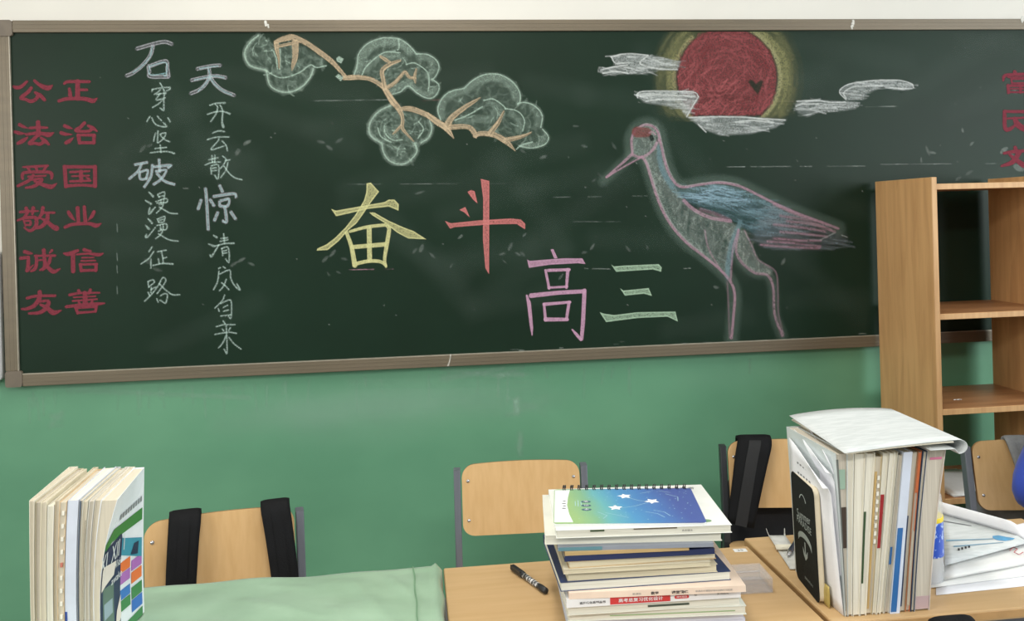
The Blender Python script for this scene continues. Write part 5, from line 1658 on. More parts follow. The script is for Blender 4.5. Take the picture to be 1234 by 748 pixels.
# ---- upright books on the desk by the bookcase
YR, ZR = -1.672, .7503
zx = lambda v: 930 + v / 2.692
tx = [zx(v) for v in (206, 246, 270, 306, 336, 361, 381, 400, 412, 426, 456, 476, 490, 505, 567)]
bx = [zx(v) for v in (240, 249, 264, 286, 307, 327, 339, 352, 365, 382, 414, 434, 450, 462, 512)]
spec2 = [((196, 204, 204), PG_XD, 'grey green brochure at the outer end of the upright books by the bookcase'), ((236, 236, 232), PG_XW, 'thin white booklet beside the grey green brochure'),
         ((228, 224, 210), PG_XW, 'thick cream paged workbook standing third by the bookcase'), ((232, 228, 216), PG_XW, 'cream workbook with a dark green cover edge by the bookcase'),
         ((218, 200, 160), PG_X, 'book with a tan cover and white tabs by the bookcase'), ((226, 222, 208), PG_XW, 'white paged book with a red cover strip by the bookcase'),
         ((228, 224, 212), PG_XW, 'cream book right beside the red strip by the bookcase'), ((222, 218, 204), PG_XW, 'narrow white book in the middle of the upright books by the bookcase'),
         ((206, 202, 190), PG_XD, 'thin grey paged book with a small blue mark by the bookcase'), ((214, 222, 238), PG_XW, 'pale book with a blue spine foot by the bookcase'),
         ((148, 118, 86), PG_XD, 'brownish covered book beside the blue footed one'), ((214, 128, 88), PG_XD, 'thin book with an orange top edge by the bookcase'),
         ((58, 78, 102), PG_X, 'thin book with a dark blue cover next to the thick grey magazine'), ((214, 206, 200), PG_XD, 'thick grey magazine with a pink line at the inner end by the bookcase')]
for i, (cc, pg, lab) in enumerate(spec2):
    ypx = 546 - .08 * i * 3 - (4 if i == 13 else 0) + (4 if i in (4, 8) else 0)
    ybt = 752 - 1.25 * i
    ta, tb = Xat(tx[i], ypx, YR), Xat(tx[i + 1], ypx, YR)
    ba, bb = Xat(bx[i], ybt, YR), Xat(bx[i + 1], ybt, YR)
    H = float(unp((tx[i] + tx[i + 1]) / 2, ypx, 1, YR)[2]) - ZR
    D = .190 if i != 13 else .20

    def fn(a, b, c, ta=ta, tb=tb, ba=ba, bb=bb, H=H, i=i):
        f = c / H
        bend = lambda j: f - math.sin(f * math.pi) * (.12 * max(0, 5 - j) / 5 + .10 * max(0, j - 9) / 5)
        xa, xb = ba + (ta - ba) * bend(i) + .0005, bb + (tb - bb) * bend(i + 1) - .0005
        return (xa + (xb - xa) * a, YR + b + .0015 * math.sin(i * 1.9), ZR + c)
    t = thing('book', lab, 'book', ((ba + bb) / 2, YR + .09, ZR), 0, 'upright books on the desk by the bookcase')
    loc = Vector(t.location)
    fl = (lambda fn, loc: (lambda a, b, c: Vector(fn(a, b, c)) - loc))(fn, loc)
    ct = min(.12, .0008 / max(.003, tb - ta))
    spn = i in (9,)
    obj('page_block', gbox(bmesh.new(), ct, 1 - ct, .0018 if not spn else .001, D - .001, .002, H - .002, 5, 12, 1, fl), pg, t)
    bm = bmesh.new()
    gbox(bm, 0, ct, 0, D, 0, H, 5, 12, 1, fl); gbox(bm, 1 - ct, 1, 0, D, 0, H, 5, 12, 1, fl)
    if spn:
        gbox(bm, 0, 1, -.0006, 0, 0, H, 1, 12, 1, fl)
    else:
        gbox(bm, 0, 1, D, D + .0006, 0, H, 1, 12, 1, fl)
    obj('cover', bm, cov(cc), t)
    if i == 0:
        band(t, 'cover_picture', fl, .05, .85, H * .42, H * .67, cov((70, 58, 50)), b=.0004)
        band(t, 'cover_picture', fl, .1, .8, H * .78, H * .90, cov((150, 176, 158)), b=.0004)
        band(t, 'cover_edge', fl, .0, .2, .01, H - .01, cov((108, 112, 108)), b=.0)
    if i == 3:
        band(t, 'cover_edge', fl, .0, .28, H * .2, H * .64, cov((58, 82, 52)), b=.0)
    if i == 4:
        band(t, 'cover_edge', fl, .1, .42, .01, H * .9, cov((204, 170, 112)), b=.0)
        for k in range(9):
            zz = H * (.86 - .05 * k)
            obj('index_tab', gbox(bmesh.new(), .5, .85, -.0012, .0005, zz - .0035, zz + .0035, 1, 1, 1, fl), cov((240, 236, 224)), t)
    if i == 5:
        band(t, 'cover_strip', fl, .0, .72, H * .41, H * .74, cov((158, 40, 44)), b=.0, label='red cover strip')
    if i == 8:
        band(t, 'cover_mark', fl, .0, .5, H * .31, H * .42, cov((52, 104, 160)), b=.0)
    if i == 9:
        band(t, 'spine_foot', fl, .0, .62, .003, H * .53, cov((54, 110, 172)), b=-.0008, label='blue lower half of the spine')
    if i == 10:
        band(t, 'cover_edge', fl, .0, .3, .01, H * .6, cov((50, 62, 90)), b=.0)
    if i == 11:
        band(t, 'cover_edge', fl, .2, .9, H * .74, H - .003, cov((206, 112, 68)), b=.0)
        band(t, 'cover_edge', fl, .2, .9, .01, H * .5, cov((196, 186, 168)), b=.0)
    if i == 13:
        band(t, 'page_line', fl, .2, .85, H * .925, H * .94, cov((206, 120, 150)), b=.0012)
        band(t, 'page_stain', fl, .05, .95, .003, H * .09, cov((190, 166, 168)), b=.0012)

# ---- folded booklet lying on top of them
m_news = mat('printed_newsprint', (204, 208, 209), .75, rgb2=(192, 197, 198), scale=(30, 160, 30), detail=5, lo=.4, hi=.6)
zb_ = 1.0235
b_nl, b_nr = unp(1000, 536, 2, zb_ + .004), unp(1143, 531, 2, zb_ + .004)
b_fl = unp(949, 502, 2, zb_ + .012)
XLb, XRb = float(b_nl[0]), float(b_nr[0])
t = thing('folded_booklet', 'open white booklet folded over and lying on top of the upright books', 'booklet', ((XLb + XRb) / 2, -1.58, zb_))
loc = Vector(t.location)


def booklet(layer):
    rows = []
    nv = 9
    for j in range(nv):
        v = j / (nv - 1)
        y = -1.698 + .236 * v
        row = []
        xl = XLb - .002 + .012 * v + (.004 * math.sin(v * 3) if layer else 0)
        xr = XRb - .006 + .012 * v
        arch = .008 + .012 * v
        if layer == 0:
            for i in range(15):
                f = i / 14
                row.append((xl + (xr - xl) * f, y, zb_ + .0045 + arch * math.sin(f * math.pi) ** .8 * .55 + .011 * f ** 2 + (.008 * v) * (1 - f) ** 2))
            # rolled fold at the right
            zc_ = row[-1][2] - .0115
            for i in range(1, 13):
                a = math.pi / 2 - math.pi * i / 12
                row.append((xr + .0115 * math.cos(a) * 1.3, y, zc_ + .0115 * math.sin(a)))
            for i in range(1, 8):
                f = i / 7
                row.append((xr - f * (.05), y, max(zb_ + .0008, zc_ - .0115 - .001 * f)))
        else:
            for i in range(12):
                f = i / 11
                row.append((xl + .004 + (xr - xl - .012) * f, y + .001, zb_ + .0015 + layer * .0011 + (arch * math.sin(f * math.pi) ** .8 * .5 + .0095 * f ** 2) * .93 + (.005 * v) * (1 - f) ** 2 - (.004 * v * (1 - f) ** 3)))
        rows.append([tuple(Vector(p) - loc) for p in row])
    return rows


obj('outer_sheet', sheet(bmesh.new(), booklet(0), .0009), m_news, t, True)
for k in (1, 2):
    obj('inner_pages', sheet(bmesh.new(), booklet(k), .0008), m_paper_warm, t, True)

# ---- white sheets leaning at the left of those books
m_sheet = mat('white_copy_paper', (232, 233, 238), .7, vary=.02, scale=(20, 20, 20))


def lean_sheet(lab, near_b, near_t, far_b, far_t, ynear, yfar, curl, droop, marks=False):
    t = thing('paper_sheet', lab, 'paper', tuple(unp(near_b[0], near_b[1], 1, ynear)), 0, 'white papers leaning against the upright books')
    loc = Vector(t.location)
    nb_, nt2 = Vector(unp(*near_b, 1, ynear)), Vector(unp(*near_t, 1, ynear))
    fb_, ft_ = Vector((nb_.x - .003, yfar, .7508)), Vector(unp(*far_t, 1, yfar))
    nb_.z = max(nb_.z, .7508); fb_.z = .7508
    rows = []
    for j in range(13):
        f = j / 12
        row = []
        for i in range(10):
            g_ = i / 9
            p = (nb_ * (1 - g_) + fb_ * g_) * (1 - f) + (nt2 * (1 - g_) + ft_ * g_) * f
            d = max(0, f - .8) / .2
            p.z -= droop * d * d * (1 - g_) ** 1.5
            p.x += curl * math.sin(f * math.pi) * .5 - .012 * d * d * (1 - g_) * (droop > 0)
            row.append(tuple(p - loc))
        rows.append(row)
    o = obj('sheet', sheet(bmesh.new(), rows, .0009), m_sheet, t, True)
    if marks:
        bm = bmesh.new()
        rr_ = random.Random(3)
        for k, (f0, g0) in enumerate(((.86, .80), (.79, .80), (.72, .78))):
            for q in range(5):
                g1 = g0 - .07 * q
                pts = []
                for df, dg in ((0, 0), (.012, 0), (.012, -.04), (0, -.04)):
                    f, g_ = f0 + df, g1 + dg
                    p = (nb_ * (1 - g_) + fb_ * g_) * (1 - f) + (nt2 * (1 - g_) + ft_ * g_) * f
                    p.x += curl * math.sin(f * math.pi) * .5
                    pts.append(bm.verts.new(p - loc + Vector((-.0012, -.0004, 0))))
                bm.faces.new(pts)
        obj('print_marks', bm, m_ink_grey, t)


lean_sheet('large white printed sheet leaning behind the black notebook', (1017, 755), (999, 566), (985, 690), (951, 527), -1.668, -1.50, -.002, .03, True)
lean_sheet('white sheet with a drooping corner behind the large printed sheet', (1018, 754), (1003, 548), (988, 690), (957, 517), -1.664, -1.50, .001, .028)
lean_sheet('folded white sheet pressed against the grey green brochure', (1017.5, 754), (1004.5, 546), (990, 690), (973, 512), -1.66, -1.49, .001, .006)

# ---- black notebook standing in front of the sheets
nb_n, nb_f = unp(988.5, 729, 2, .7505), unp(960.5, 694, 2, .7505)
dy = float(nb_f[1] - nb_n[1]); dx = float(nb_f[0] - nb_n[0])
Ln = math.hypot(dx, dy)
hN = float(unp(982, 590, 1, float(nb_n[1]))[2]) - .7505
t = thing('notebook', 'black chalkboard style notebook standing upright before the white sheets', 'notebook', (float(nb_n[0]), float(nb_n[1]), .7505), math.atan2(dy, dx))
m_nbk = mat('black_speckled_cover', (24, 27, 27), .75, rgb2=(34, 37, 37), scale=(300, 300, 300), spec=.15)
lean = -.035
# local frame: u along depth (x), thickness towards -y (right of the photo), height z
NBT = .0085
NF = lambda u, v, w: Vector((u, -w - v * lean * 0 , v))
outline = rrect(0, Ln, 0, hN, .014, 6)
o1 = obj('front_cover', poly_prism(bmesh.new(), outline, lambda u, v, w: Vector((u, .0 - w + .0009 + .03 * v, v)), .0009), m_nbk, t)
outline2 = rrect(.001, Ln - .002, .001, hN - .001, .013, 6)
obj('page_block', poly_prism(bmesh.new(), outline2, lambda u, v, w: Vector((u, .0 - w + .03 * v, v)), NBT), cov((222, 212, 188), .8), t)
obj('back_cover', poly_prism(bmesh.new(), outline, lambda u, v, w: Vector((u, -NBT - w + .03 * v, v)), .0009), cov((200, 190, 166)), t)
m_chalk_print = mat('chalk_white_print', (160, 170, 168), .7, vary=.1)


def on_nb(u, v):
    return Vector((u, .0011 + .03 * v, v))


def nb_text(s_, size, u0, v0, rot=0, sx=1.0):
    ca, sa = math.cos(rot), math.sin(rot)
    # seen from the cover side the far edge is on the left
    text_mesh(s_, size, lambda u, v: on_nb(u0 - (u * ca - v * sa), v0 + (u * sa + v * ca)), 'cover_lettering', m_chalk_print, t, sx=sx)


nb_text('Summer', .021, Ln * .5, hN * .66, .1)
nb_text('PARADISE', .0175, Ln * .5, hN * .585, .0, 1.0)
nb_text('somewhere', .009, Ln * .42, hN * .10, .0)


def nb_shape(name, pts):
    obj(name, poly_prism(bmesh.new(), pts, lambda u, v, w: on_nb(u, v) + Vector((0, w, 0)), .0002), m_chalk_print, t)


c0 = (Ln * .5, hN * .50)
arc = [(c0[0] + .036 * math.cos(a), c0[1] - .014 + .016 * math.sin(a)) for a in np.linspace(.25, math.pi - .25, 12)]
arc += [(x, y - .010) for x, y in arc[::-1]]
nb_shape('ribbon_print', arc)
nb_shape('anchor_print', [(c0[0] - .002, c0[1] - .014), (c0[0] + .002, c0[1] - .014), (c0[0] + .002, c0[1] - .036), (c0[0] + .013, c0[1] - .026), (c0[0] + .010, c0[1] - .038), (c0[0], c0[1] - .046), (c0[0] - .010, c0[1] - .038), (c0[0] - .013, c0[1] - .026), (c0[0] - .002, c0[1] - .036)])
arc = [(c0[0] + .020 * math.cos(a), hN * .76 + .020 * math.sin(a)) for a in np.linspace(.5, math.pi - .5, 10)]
arc += [(c0[0] + .017 * math.cos(a), hN * .76 + .0185 * math.sin(a)) for a in np.linspace(math.pi - .5, .5, 10)]
nb_shape('arc_print', arc)

# ---- gold packet between notebook and sheets
pg_ = unp(999, 712, 2, .7505)
t = thing('candy_packet', 'small shiny gold packet wedged between the black notebook and the white sheets', 'packet', (1.9752, -1.627, .7505), R(88))
bm = bmesh.new()
gbox(bm, -.0030, .0030, -.011, .011, 0, .036, 6, 8, 3, lambda a, b, c: Vector((b, a * (1 - (abs(b) / .0122) ** 3 * .8) * (1 - ((c - .018) / .0195) ** 4 * .85), c)))
obj('foil_wrapper', bm, mat('gold_foil', (196, 176, 104), .35, metal=.3, vary=.1, scale=(60, 60, 60), bump=.3, bump_scale=120), t, True)

# ---- paper strip with a pen at the far edge of that desk
a_, b_ = Vector(unp(936, 645, 2, .752)), Vector(unp(958, 678, 2, .752))
dv = b_ - a_
t = thing('paper_strip', 'long pale paper strip with curled tails reaching over the far desk edge', 'paper', tuple(a_ - Vector((0, 0, .0015))), math.atan2(dv.y, dv.x))
Lst = dv.length + .03
rows = []
for j in range(13):
    f = j / 12
    rows.append([(Lst * f, -.017 + .034 * i / 4, .0015 + .0012 * math.sin(f * 9) * (1 if i % 2 else .6)) for i in range(5)])
m_strip = mat('pale_grey_strip', (204, 204, 200), .6, vary=.06, scale=(60, 60, 60))
obj('strip', sheet(bmesh.new(), rows, .0007), m_strip, t, True)
rows = [[(Lst * .36 + .022 * k / 6, -.021 + .042 * i / 4, .004 + .0055 * math.sin(k / 6 * math.pi)) for i in range(5)] for k in range(7)]
obj('folded_band', sheet(bmesh.new(), rows, .0012), m_paper_warm, t, True)
for y in (-.015, .015):
    obj('curled_tail', strap_bm([(.004 - .003 * k, y * (1 + .05 * k), .002 + .0004 * k * k) for k in range(6)], .004, .0006, nx=2, puff=0), m_strip, t)
pa, pb = Vector(unp(949, 669, 2, .7575)), Vector(unp(958, 655, 2, .7575))
t = thing('pen', 'dark pen with a metal tip lying half hidden behind the black notebook', 'pen', tuple(pa), math.atan2((pb - pa).y, (pb - pa).x))
prof = [(.0006, 0), (.0022, .004), (.0040, .012), (.0044, .02)]
bm = lathe(bmesh.new(), prof, 16); bm.transform(Matrix.Rotation(R(90), 4, 'Y')); obj('metal_tip', bm, m_screw, t, True)
bm = lathe(bmesh.new(), [(.0044, .02), (.005, .024), (.005, .128), (.0035, .133)], 16); bm.transform(Matrix.Rotation(R(90), 4, 'Y')); obj('barrel', bm, mat('dark_blue_barrel', (36, 42, 60), .35, vary=.05), t, True)

# ---- whiteboard marker on the middle desk
pa, pb = Vector(unp(617.5, 682.5, 2, .7575)), Vector(unp(658.5, 713, 2, .7555))
ax = pb - pa
ax.z = 0
Lm = ax.length
t = thing('marker_pen', 'black marker pen with a white printed label lying on the middle desk', 'pen', (pa.x, pa.y, .7503), math.atan2(ax.y, ax.x))
rotY = Matrix.Translation((0, 0, .0062)) @ Matrix.Rotation(R(90), 4, 'Y')
cl = Lm * .34
bm = lathe(bmesh.new(), [(.0048, 0), (.0060, .0015), (.0062, .006), (.0062, cl - .002), (.0058, cl)], 20); bm.transform(rotY); cap = obj('cap', bm, m_black_plastic, t, True)
obj('clip', nbm(.003, cl * .95, -.0065, -.0045, .009, .0135, .0008, 2), m_black_plastic, cap)
bm = lathe(bmesh.new(), [(.0049, cl), (.0049, Lm * .86), (.0046, Lm * .87)], 20); bm.transform(rotY); obj('barrel', bm, m_black_plastic, t, True)
bm = lathe(bmesh.new(), [(.0050, cl + .002), (.0050, Lm * .80)], 20); bm.transform(rotY); obj('label_wrap', bm, mat('printed_black_label', (46, 46, 48), .4, rgb2=(214, 214, 214), scale=(220, 90, 90), lo=.44, hi=.5), t, True)
bm = lathe(bmesh.new(), [(.0053, Lm * .82), (.0056, Lm * .84), (.0056, Lm * .985), (.0035, Lm)], 20); bm.transform(rotY); obj('end_plug', bm, m_black_plastic, t, True)

# ---- clear plastic case by the stack
m_clear = bpy.data.materials.new('frosted_clear_plastic')
m_clear.use_nodes = True
g = m_clear.node_tree
b = g.nodes['Principled BSDF']
b.inputs['Base Color'].default_value = C(222, 222, 228); b.inputs['Roughness'].default_value = .2; b.inputs['Alpha'].default_value = .2
cr = unp(932, 713, 2, .7502)
t = thing('plastic_case', 'clear grey plastic case with a lid lying between the book stack and the desk gap', 'case', (float(cr[0]) - .058, float(cr[1]) + .034, .7502), R(-3))
bm = bmesh.new()
w, d, h = .058, .034, .026
for a in ((-w, w, -d, d, 0, .0018), (-w, w, -d, -d + .0018, .0018, h - .009), (-w, w, d - .0018, d, .0018, h - .009), (-w, -w + .0018, -d, d, .0018, h - .009), (w - .0018, w, -d, d, .0018, h - .009)):
    box(bm, *a)
obj('tray', bm, m_clear, t)
bm = bmesh.new()
for a in ((-w, w, -d, d, h - .0018, h), (-w, w, -d, -d + .0016, h - .0088, h - .0018), (-w, w, d - .0016, d, h - .0088, h - .0018), (-w, -w + .0016, -d, d, h - .0088, h - .0018), (w - .0016, w, -d, d, h - .0088, h - .0018)):
    box(bm, *a)
obj('lid', bm, m_clear, t)
obj('hinge_ridge', nbm(-w + .002, w - .012, -.006, -.001, h, h + .0016, .0006, 1), m_clear, t)

# ---- water bottle
pb = unp(1124.5, 704, 2, .7502)
m_pet = bpy.data.materials.new('clear_bottle_plastic')
m_pet.use_nodes = True
b = m_pet.node_tree.nodes['Principled BSDF']
b.inputs['Base Color'].default_value = C(236, 240, 244); b.inputs['Roughness'].default_value = .08; b.inputs['Alpha'].default_value = .36; b.inputs['Specular IOR Level'].default_value = .6
t = thing('water_bottle', 'clear plastic water bottle with a blue and yellow label behind the upright books', 'bottle', (float(pb[0]) - .001, float(pb[1]) + .02, .7502))
prof = [(.012, .004), (.024, .001), (.029, .004), (.0305, .012), (.0295, .022), (.0305, .032), (.0292, .044), (.0302, .056), (.0302, .128), (.0305, .140), (.0285, .156), (.022, .176), (.0145, .190), (.0128, .196), (.0128, .205)]
obj('body', lathe(bmesh.new(), prof, 40), m_pet, t, True)
m_lab = mat('blue_label', (36, 82, 190), .35, rgb2=(176, 200, 236), scale=(180, 180, 120), lo=.36, hi=.42)
obj('label_wrap', lathe(bmesh.new(), [(.0306, .050), (.0308, .051), (.0308, .110), (.0306, .111)], 40), m_lab, t, True)
obj('yellow_band', lathe(bmesh.new(), [(.0309, .1115), (.0311, .112), (.0311, .1195), (.0309, .120)], 40), cov((238, 214, 60)), t, True)
obj('cap', lathe(bmesh.new(), [(.0150, .200), (.0152, .202), (.0152, .214), (.0140, .216)], 32), cov((236, 238, 240)), t, True)

# ---- papers and booklets at the right end of that desk
def flat_sheet(lab, corners, z0, z1, thick, m, name='paper_sheet', cat='paper', wav=.001, nr=8, nc=10, group='loose papers beside the water bottle'):
    """corners: near-left, near-right, far-right, far-left photo pixels; z0/z1 heights of the near and far edge."""
    q = [Vector(unp(x, y, 2, zz)) for (x, y), zz in zip(corners, (z0, z0, z1, z1))]
    t = thing(name, lab, cat, tuple((q[0] + q[2]) / 2), 0, group)
    loc = Vector(t.location)
    rows = []
    for j in range(nr):
        v = j / (nr - 1)
        rows.append([tuple((q[0] * (1 - u) + q[1] * u) * (1 - v) + (q[3] * (1 - u) + q[2] * u) * v + Vector((0, 0, wav * math.sin(u * 7 + v * 5))) - loc) for u in [i / (nc - 1) for i in range(nc)]])
    o = obj('sheet', sheet(bmesh.new(), rows, thick), m, t, True)
    return t, q, loc


flat_sheet('white sheet lowest of the loose papers on the desk by the bottle', [(1128, 717), (1262, 703), (1262, 664), (1128, 668)], .7510, .7510, .0008, m_sheet, wav=.0001)
flat_sheet('white sheet turned askew on the lowest loose paper', [(1122, 708), (1262, 690), (1262, 655), (1124, 662)], .7530, .7530, .0008, m_paper, wav=.0004)
t, q, loc = flat_sheet('thick white exam booklet with red pen scribble under the folded booklet', [(1138, 697), (1262, 672), (1262, 640), (1130, 650)], .7600, .7625, .007, m_paper, 'exam_booklet', 'booklet', .0008)
m_red_pen = mat('red_pen', (190, 96, 100), .6, vary=.1)
px_ = [(1217, 663), (1221, 659), (1226, 661), (1222, 665), (1228, 668), (1233, 665)]
obj('pen_scribble', tube(bmesh.new(), [tuple(Vector(unp(x, y, 2, .7662)) - loc) for x, y in px_], .0007, 6), m_red_pen, t)
# the curled booklet: a page rising to a rolled fold
t = thing('curled_booklet', 'open booklet with a rolled back page and blue ink on the loose papers', 'booklet', tuple(unp(1190, 660, 2, .77)), 0, 'loose papers beside the water bottle')
loc = Vector(t.location)
rows = []
roll = []
for i in range(13):
    u = i / 12
    pn = Vector(unp(1139 + 118 * u, 681 - 32 * u, 2, .7715))
    pf = Vector(unp(1133 + 124 * u, 619 + 35 * u, 2, .784))
    if (pf - pn).y < .004:
        pf = pn + Vector((0, .004, .004))
    col = [pn + (pf - pn) * v + Vector((0, 0, .002 * math.sin(v * math.pi))) for v in (0, .2, .4, .6, .8, 1.0)]
    rows.append([tuple(p - loc) for p in col])
    pt = Vector(unp(1133 + 124 * u, 604 + 33 * u, 2, .80))
    d_ = (Vector((pt.x, pt.y, 0)) - Vector((pf.x, pf.y, 0)))
    rc = []
    for k in range(11):
        a = math.pi * (1.0 - k / 10)
        rc.append(Vector((pf.x, pf.y, pf.z)) + Vector((0, .019 * (1 + math.cos(a)), .021 * math.sin(a) + .001)))
    for k in range(1, 5):
        rc.append(rc[10] + Vector((0, -.008 * k, -.0035 - .0006 * k)))
    roll.append([tuple(p - loc) for p in rc])
obj('open_page', sheet(bmesh.new(), rows, .0016), m_news, t, True)
obj('rolled_page', sheet(bmesh.new(), roll, .0010), m_sheet, t, True)
m_blue_ink = mat('blue_highlighter', (92, 158, 202), .6, vary=.15, scale=(80, 80, 80))


def page_pt(x, y):
    p = unp(x, y, 2, .7765)
    return Vector(p) - loc


def page_poly(name, pts, m):
    bm = bmesh.new()
    top = [page_pt(x, y) for x, y in pts]
    # drop every point onto the open page along the vertical
    f = bm.faces.new([bm.verts.new(p + Vector((0, 0, .0035))) for p in top])
    bmesh.ops.triangulate(bm, faces=[f])
    obj(name, bm, m, t)


# marks follow the page surface: (u along, v across)
def on_page(u, v):
    i = min(11, int(u * 12)); fu = u * 12 - i
    jv = min(4, int(v * 5)); fv = v * 5 - jv
    A = Vector(rows[i][jv]).lerp(Vector(rows[i + 1][jv]), fu); B = Vector(rows[i][jv + 1]).lerp(Vector(rows[i + 1][jv + 1]), fu)
    return A.lerp(B, fv) + Vector((0, 0, .0016))


def page_mark(name, pts, m):
    bm = bmesh.new()
    f = bm.faces.new([bm.verts.new(on_page(u, v)) for u, v in pts])
    bmesh.ops.triangulate(bm, faces=[f])
    bmesh.ops.subdivide_edges(bm, edges=bm.edges[:], cuts=2, use_grid_fill=True)
    return obj(name, bm, m, t)


page_mark('blue_ink_blot', [(.50, .50), (.54, .42), (.62, .36), (.70, .42), (.72, .55), (.64, .60), (.56, .66), (.50, .60)], m_blue_ink)
m_blue_line = mat('blue_ruled_line', (130, 164, 186), .6, vary=.1)
page_mark('ruled_line', [(.03, .40), (.50, .46), (.50, .49), (.03, .43)], m_blue_line)
page_mark('ruled_line', [(.10, .28), (.60, .28), (.60, .31), (.10, .31)], m_blue_line)
page_mark('ruled_line', [(.02, .82), (.30, .86), (.30, .88), (.02, .84)], m_ink_grey)
for k in range(4):
    page_mark('print_mark', [(.14 + .035 * k, .20 + .012 * k), (.16 + .035 * k, .20 + .012 * k), (.16 + .035 * k, .25 + .012 * k), (.14 + .035 * k, .25 + .012 * k)], m_ink)

# ---- strap of a bag hung on a chair of the next row, just in the frame
p = unp(1142, 738.5, 1, -1.775)
ch5 = chair('light wood school chair of the front row below the papers', float(p[0]) - .06, -1.790, float(p[2]) - .014, R(0))
backpack('black bag whose rounded strap top pokes up at the foot of the picture', ch5, float(p[2]) - .014, [(.06, .06, .064, .060, .50)], (.24, .3, .045, .60), (m_bag, m_bag, m_bag))

# ------------------------------------------------------------------ the person in blue
m_skin = mat('skin', (206, 158, 132), .5, vary=.05, scale=(20, 20, 20))
m_blue = mat('blue_jersey', (44, 72, 178), .75, rgb2=(38, 62, 162), scale=(10, 10, 10), bump=.25, bump_scale=40, sheen=.2)
m_trs = mat('dark_trousers', (40, 42, 54), .8, vary=.15, scale=(20, 20, 20))
m_hair = mat('black_hair', (24, 22, 22), .5, vary=.2, scale=(80, 80, 10))


def skinned(name, verts, edges, radii, root, m, parent=None, levels=2):
    me = bpy.data.meshes.new(name)
    me.from_pydata(verts, edges, [])
    o = bpy.data.objects.new(name, me)
    COL.objects.link(o)
    o.parent = parent
    sk = o.modifiers.new('skin', 'SKIN')
    for i, r_ in enumerate(radii):
        d = me.skin_vertices[0].data[i]
        d.radius = r_ if isinstance(r_, tuple) else (r_, r_)
        d.use_root = (i == root)
    sb = o.modifiers.new('subdivision', 'SUBSURF'); sb.levels = sb.render_levels = levels
    me.materials.append(m)
    dg = bpy.context.evaluated_depsgraph_get()
    fin = bpy.data.meshes.new_from_object(o.evaluated_get(dg))
    o.modifiers.clear()
    o.data = fin
    fin.polygons.foreach_set('use_smooth', [True] * len(fin.polygons))
    return o


pcx, pcy = 3.27, -.90
elb = Vector(unp(1226, 601, 1, -1.02))
person = thing('person', 'person in a blue top sitting on the chair, only the bent elbow showing', 'person', (pcx, pcy, 0))
PL = person.location
V = {
 'pel': (0, .03, .50), 'waist': (0, .01, .66), 'chest': (0, -.03, .86), 'neckb': (0, -.035, 1.0), 'neck': (0, -.045, 1.06), 'head': (0, -.06, 1.13), 'crown': (0, -.05, 1.22),
 'shR': (-.17, -.04, .955), 'elR': (elb.x - pcx + .008, elb.y - pcy, elb.z), 'wrR': (-.13, -.335, .785), 'haR': (-.09, -.385, .782),
 'shL': (.17, -.04, .955), 'elL': (.27, -.14, .72), 'wrL': (.10, -.36, .785), 'haL': (.06, -.40, .782),
 'hipR': (-.09, .0, .50), 'knR': (-.11, -.40, .48), 'anR': (-.11, -.36, .09), 'toR': (-.12, -.48, .04),
 'hipL': (.09, .0, .50), 'knL': (.12, -.40, .48), 'anL': (.12, -.37, .09), 'toL': (.13, -.49, .04),
}
rad = {'pel': (.12, .085), 'waist': (.10, .075), 'chest': (.105, .07), 'neckb': (.06, .055), 'neck': .052, 'head': (.072, .088), 'crown': (.066, .082), 'shR': .034, 'elR': .034, 'wrR': .027, 'haR': (.036, .016), 'shL': .034, 'elL': .034, 'wrL': .027, 'haL': (.036, .016),
       'hipR': .085, 'knR': .058, 'anR': .040, 'toR': (.04, .025), 'hipL': .085, 'knL': .058, 'anL': .040, 'toL': (.04, .025)}
E_ = [('pel', 'waist'), ('waist', 'chest'), ('chest', 'neckb'), ('neckb', 'neck'), ('neck', 'head'), ('head', 'crown'), ('chest', 'shR'), ('shR', 'elR'), ('elR', 'wrR'), ('wrR', 'haR'), ('chest', 'shL'), ('shL', 'elL'), ('elL', 'wrL'), ('wrL', 'haL'),
      ('pel', 'hipR'), ('hipR', 'knR'), ('knR', 'anR'), ('anR', 'toR'), ('pel', 'hipL'), ('hipL', 'knL'), ('knL', 'anL'), ('anL', 'toL')]
# fingers
for sd, sg in (('R', 1), ('L', -1)):
    hx, hy, hz = V['ha' + sd]
    for k, (ox, ln) in enumerate(((-.026, .058), (-.009, .068), (.009, .063), (.026, .05))):
        a, b_ = 'f%s%da' % (sd, k), 'f%s%db' % (sd, k)
        dx_ = .45 * sg
        V[a] = (hx + ox + dx_ * .02, hy - .035, hz - .002); V[b_] = (hx + ox + dx_ * ln, hy - .035 - ln * .7, hz - .012)
        rad[a], rad[b_] = .0085, .007
        E_ += [('ha' + sd, a), (a, b_)]
    V['t' + sd] = (hx + .05 * sg, hy + .005, hz - .006); rad['t' + sd] = .009
    E_.append(('wr' + sd, 't' + sd))
names = list(V)
body = skinned('body', [V[n] for n in names], [(names.index(a), names.index(b)) for a, b in E_], [rad[n] for n in names], 0, m_skin, person)
jn = ['pel', 'waist', 'chest', 'neckb', 'shR', 'elR', 'shL', 'elL']
fR = tuple(Vector(V['elR']).lerp(Vector(V['wrR']), .45)); fL = tuple(Vector(V['elL']).lerp(Vector(V['wrL']), .5))
vv = [V[n] for n in jn] + [fR, fL]
je = [(0, 1), (1, 2), (2, 3), (2, 4), (4, 5), (2, 6), (6, 7), (5, 8), (7, 9)]
jr = [(.175, .13), (.16, .12), (.18, .13), (.095, .085), .092, .060, .092, .060, .05, .05]
skinned('jacket', vv, je, jr, 0, m_blue, person)
tn = ['pel', 'hipR', 'knR', 'anR', 'hipL', 'knL', 'anL']
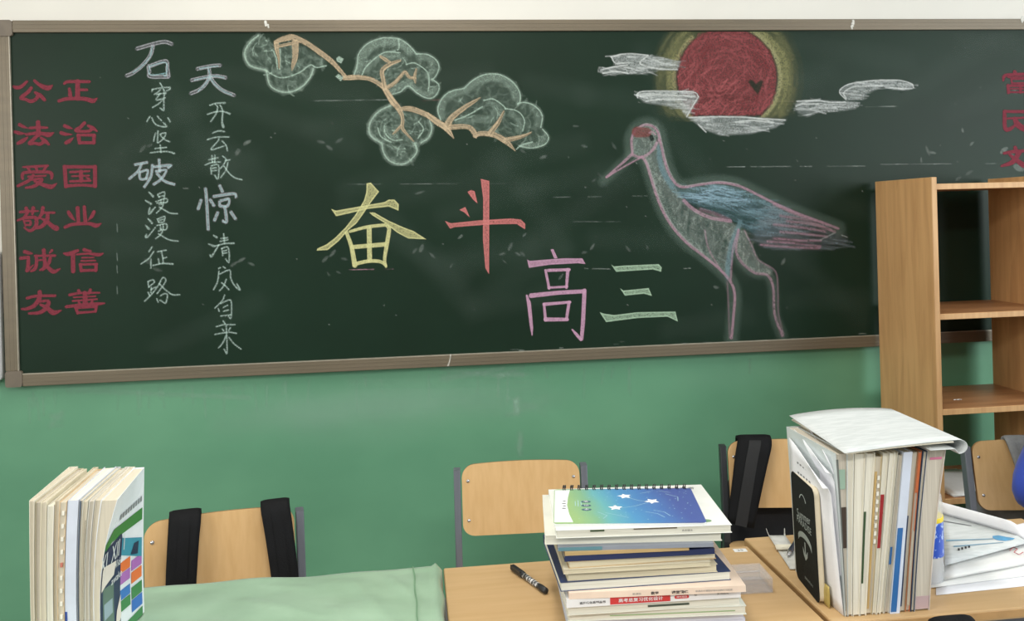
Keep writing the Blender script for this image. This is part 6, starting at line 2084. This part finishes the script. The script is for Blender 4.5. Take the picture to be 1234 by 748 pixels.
skinned('trousers', [V[n] for n in tn], [(0, 1), (1, 2), (2, 3), (0, 4), (4, 5), (5, 6)], [(.17, .125), .10, .072, .056, .10, .072, .056], 0, m_trs, person)
m_shoe = mat('white_trainer', (226, 226, 224), .6, vary=.05, scale=(40, 40, 40))
for an, to in (('anR', 'toR'), ('anL', 'toL')):
    bm = bmesh.new()
    bmesh.ops.create_uvsphere(bm, u_segments=24, v_segments=14, radius=1.0)
    ax_, ay_, _z = V[an]
    for v in bm.verts:
        hgt = .055 + .045 * max(0.0, v.co.y)
        v.co = Vector((ax_ + v.co.x * .050, ay_ - .055 + v.co.y * .135, max(.002, .045 + v.co.z * hgt)))
    obj('shoe', bm, m_shoe, person, True)
bm = bmesh.new()
bmesh.ops.create_uvsphere(bm, u_segments=28, v_segments=18, radius=1.0)
for v in bm.verts:
    v.co = Vector((v.co.x * .086, v.co.y * .103 + (-.045 if v.co.z > 0 else -.03), v.co.z * (.075 if v.co.z > 0 else .10) + 1.20))
bmesh.ops.delete(bm, geom=[v for v in bm.verts if v.co.y < -.09 and v.co.z < 1.215], context='VERTS')
obj('hair', bm, m_hair, person, True)
m_eye = mat('dark_eye', (30, 24, 22), .3, vary=.02)
for sx in (-1, 1):
    bm = bmesh.new(); bmesh.ops.create_uvsphere(bm, u_segments=12, v_segments=8, radius=.009)
    bm.transform(Matrix.Translation((sx * .03, -.143, 1.16))); obj('eye', bm, m_eye, person, True)
    bm = bmesh.new(); bmesh.ops.create_uvsphere(bm, u_segments=12, v_segments=8, radius=1)
    bm.transform(Matrix.Translation((sx * .077, -.05, 1.14)) @ Matrix.Diagonal((.008, .017, .028, 1))); obj('ear', bm, m_skin, person, True)
bm = bmesh.new(); bmesh.ops.create_cone(bm, segments=10, radius1=.014, radius2=.006, depth=.04, cap_ends=True)
bm.transform(Matrix.Translation((0, -.148, 1.135))); obj('nose', bm, m_skin, person, True)
obj('mouth', nbm(-.02, .02, -.146, -.138, 1.094, 1.102, .003), mat('lips', (166, 96, 90), .5, vary=.03), person, True)
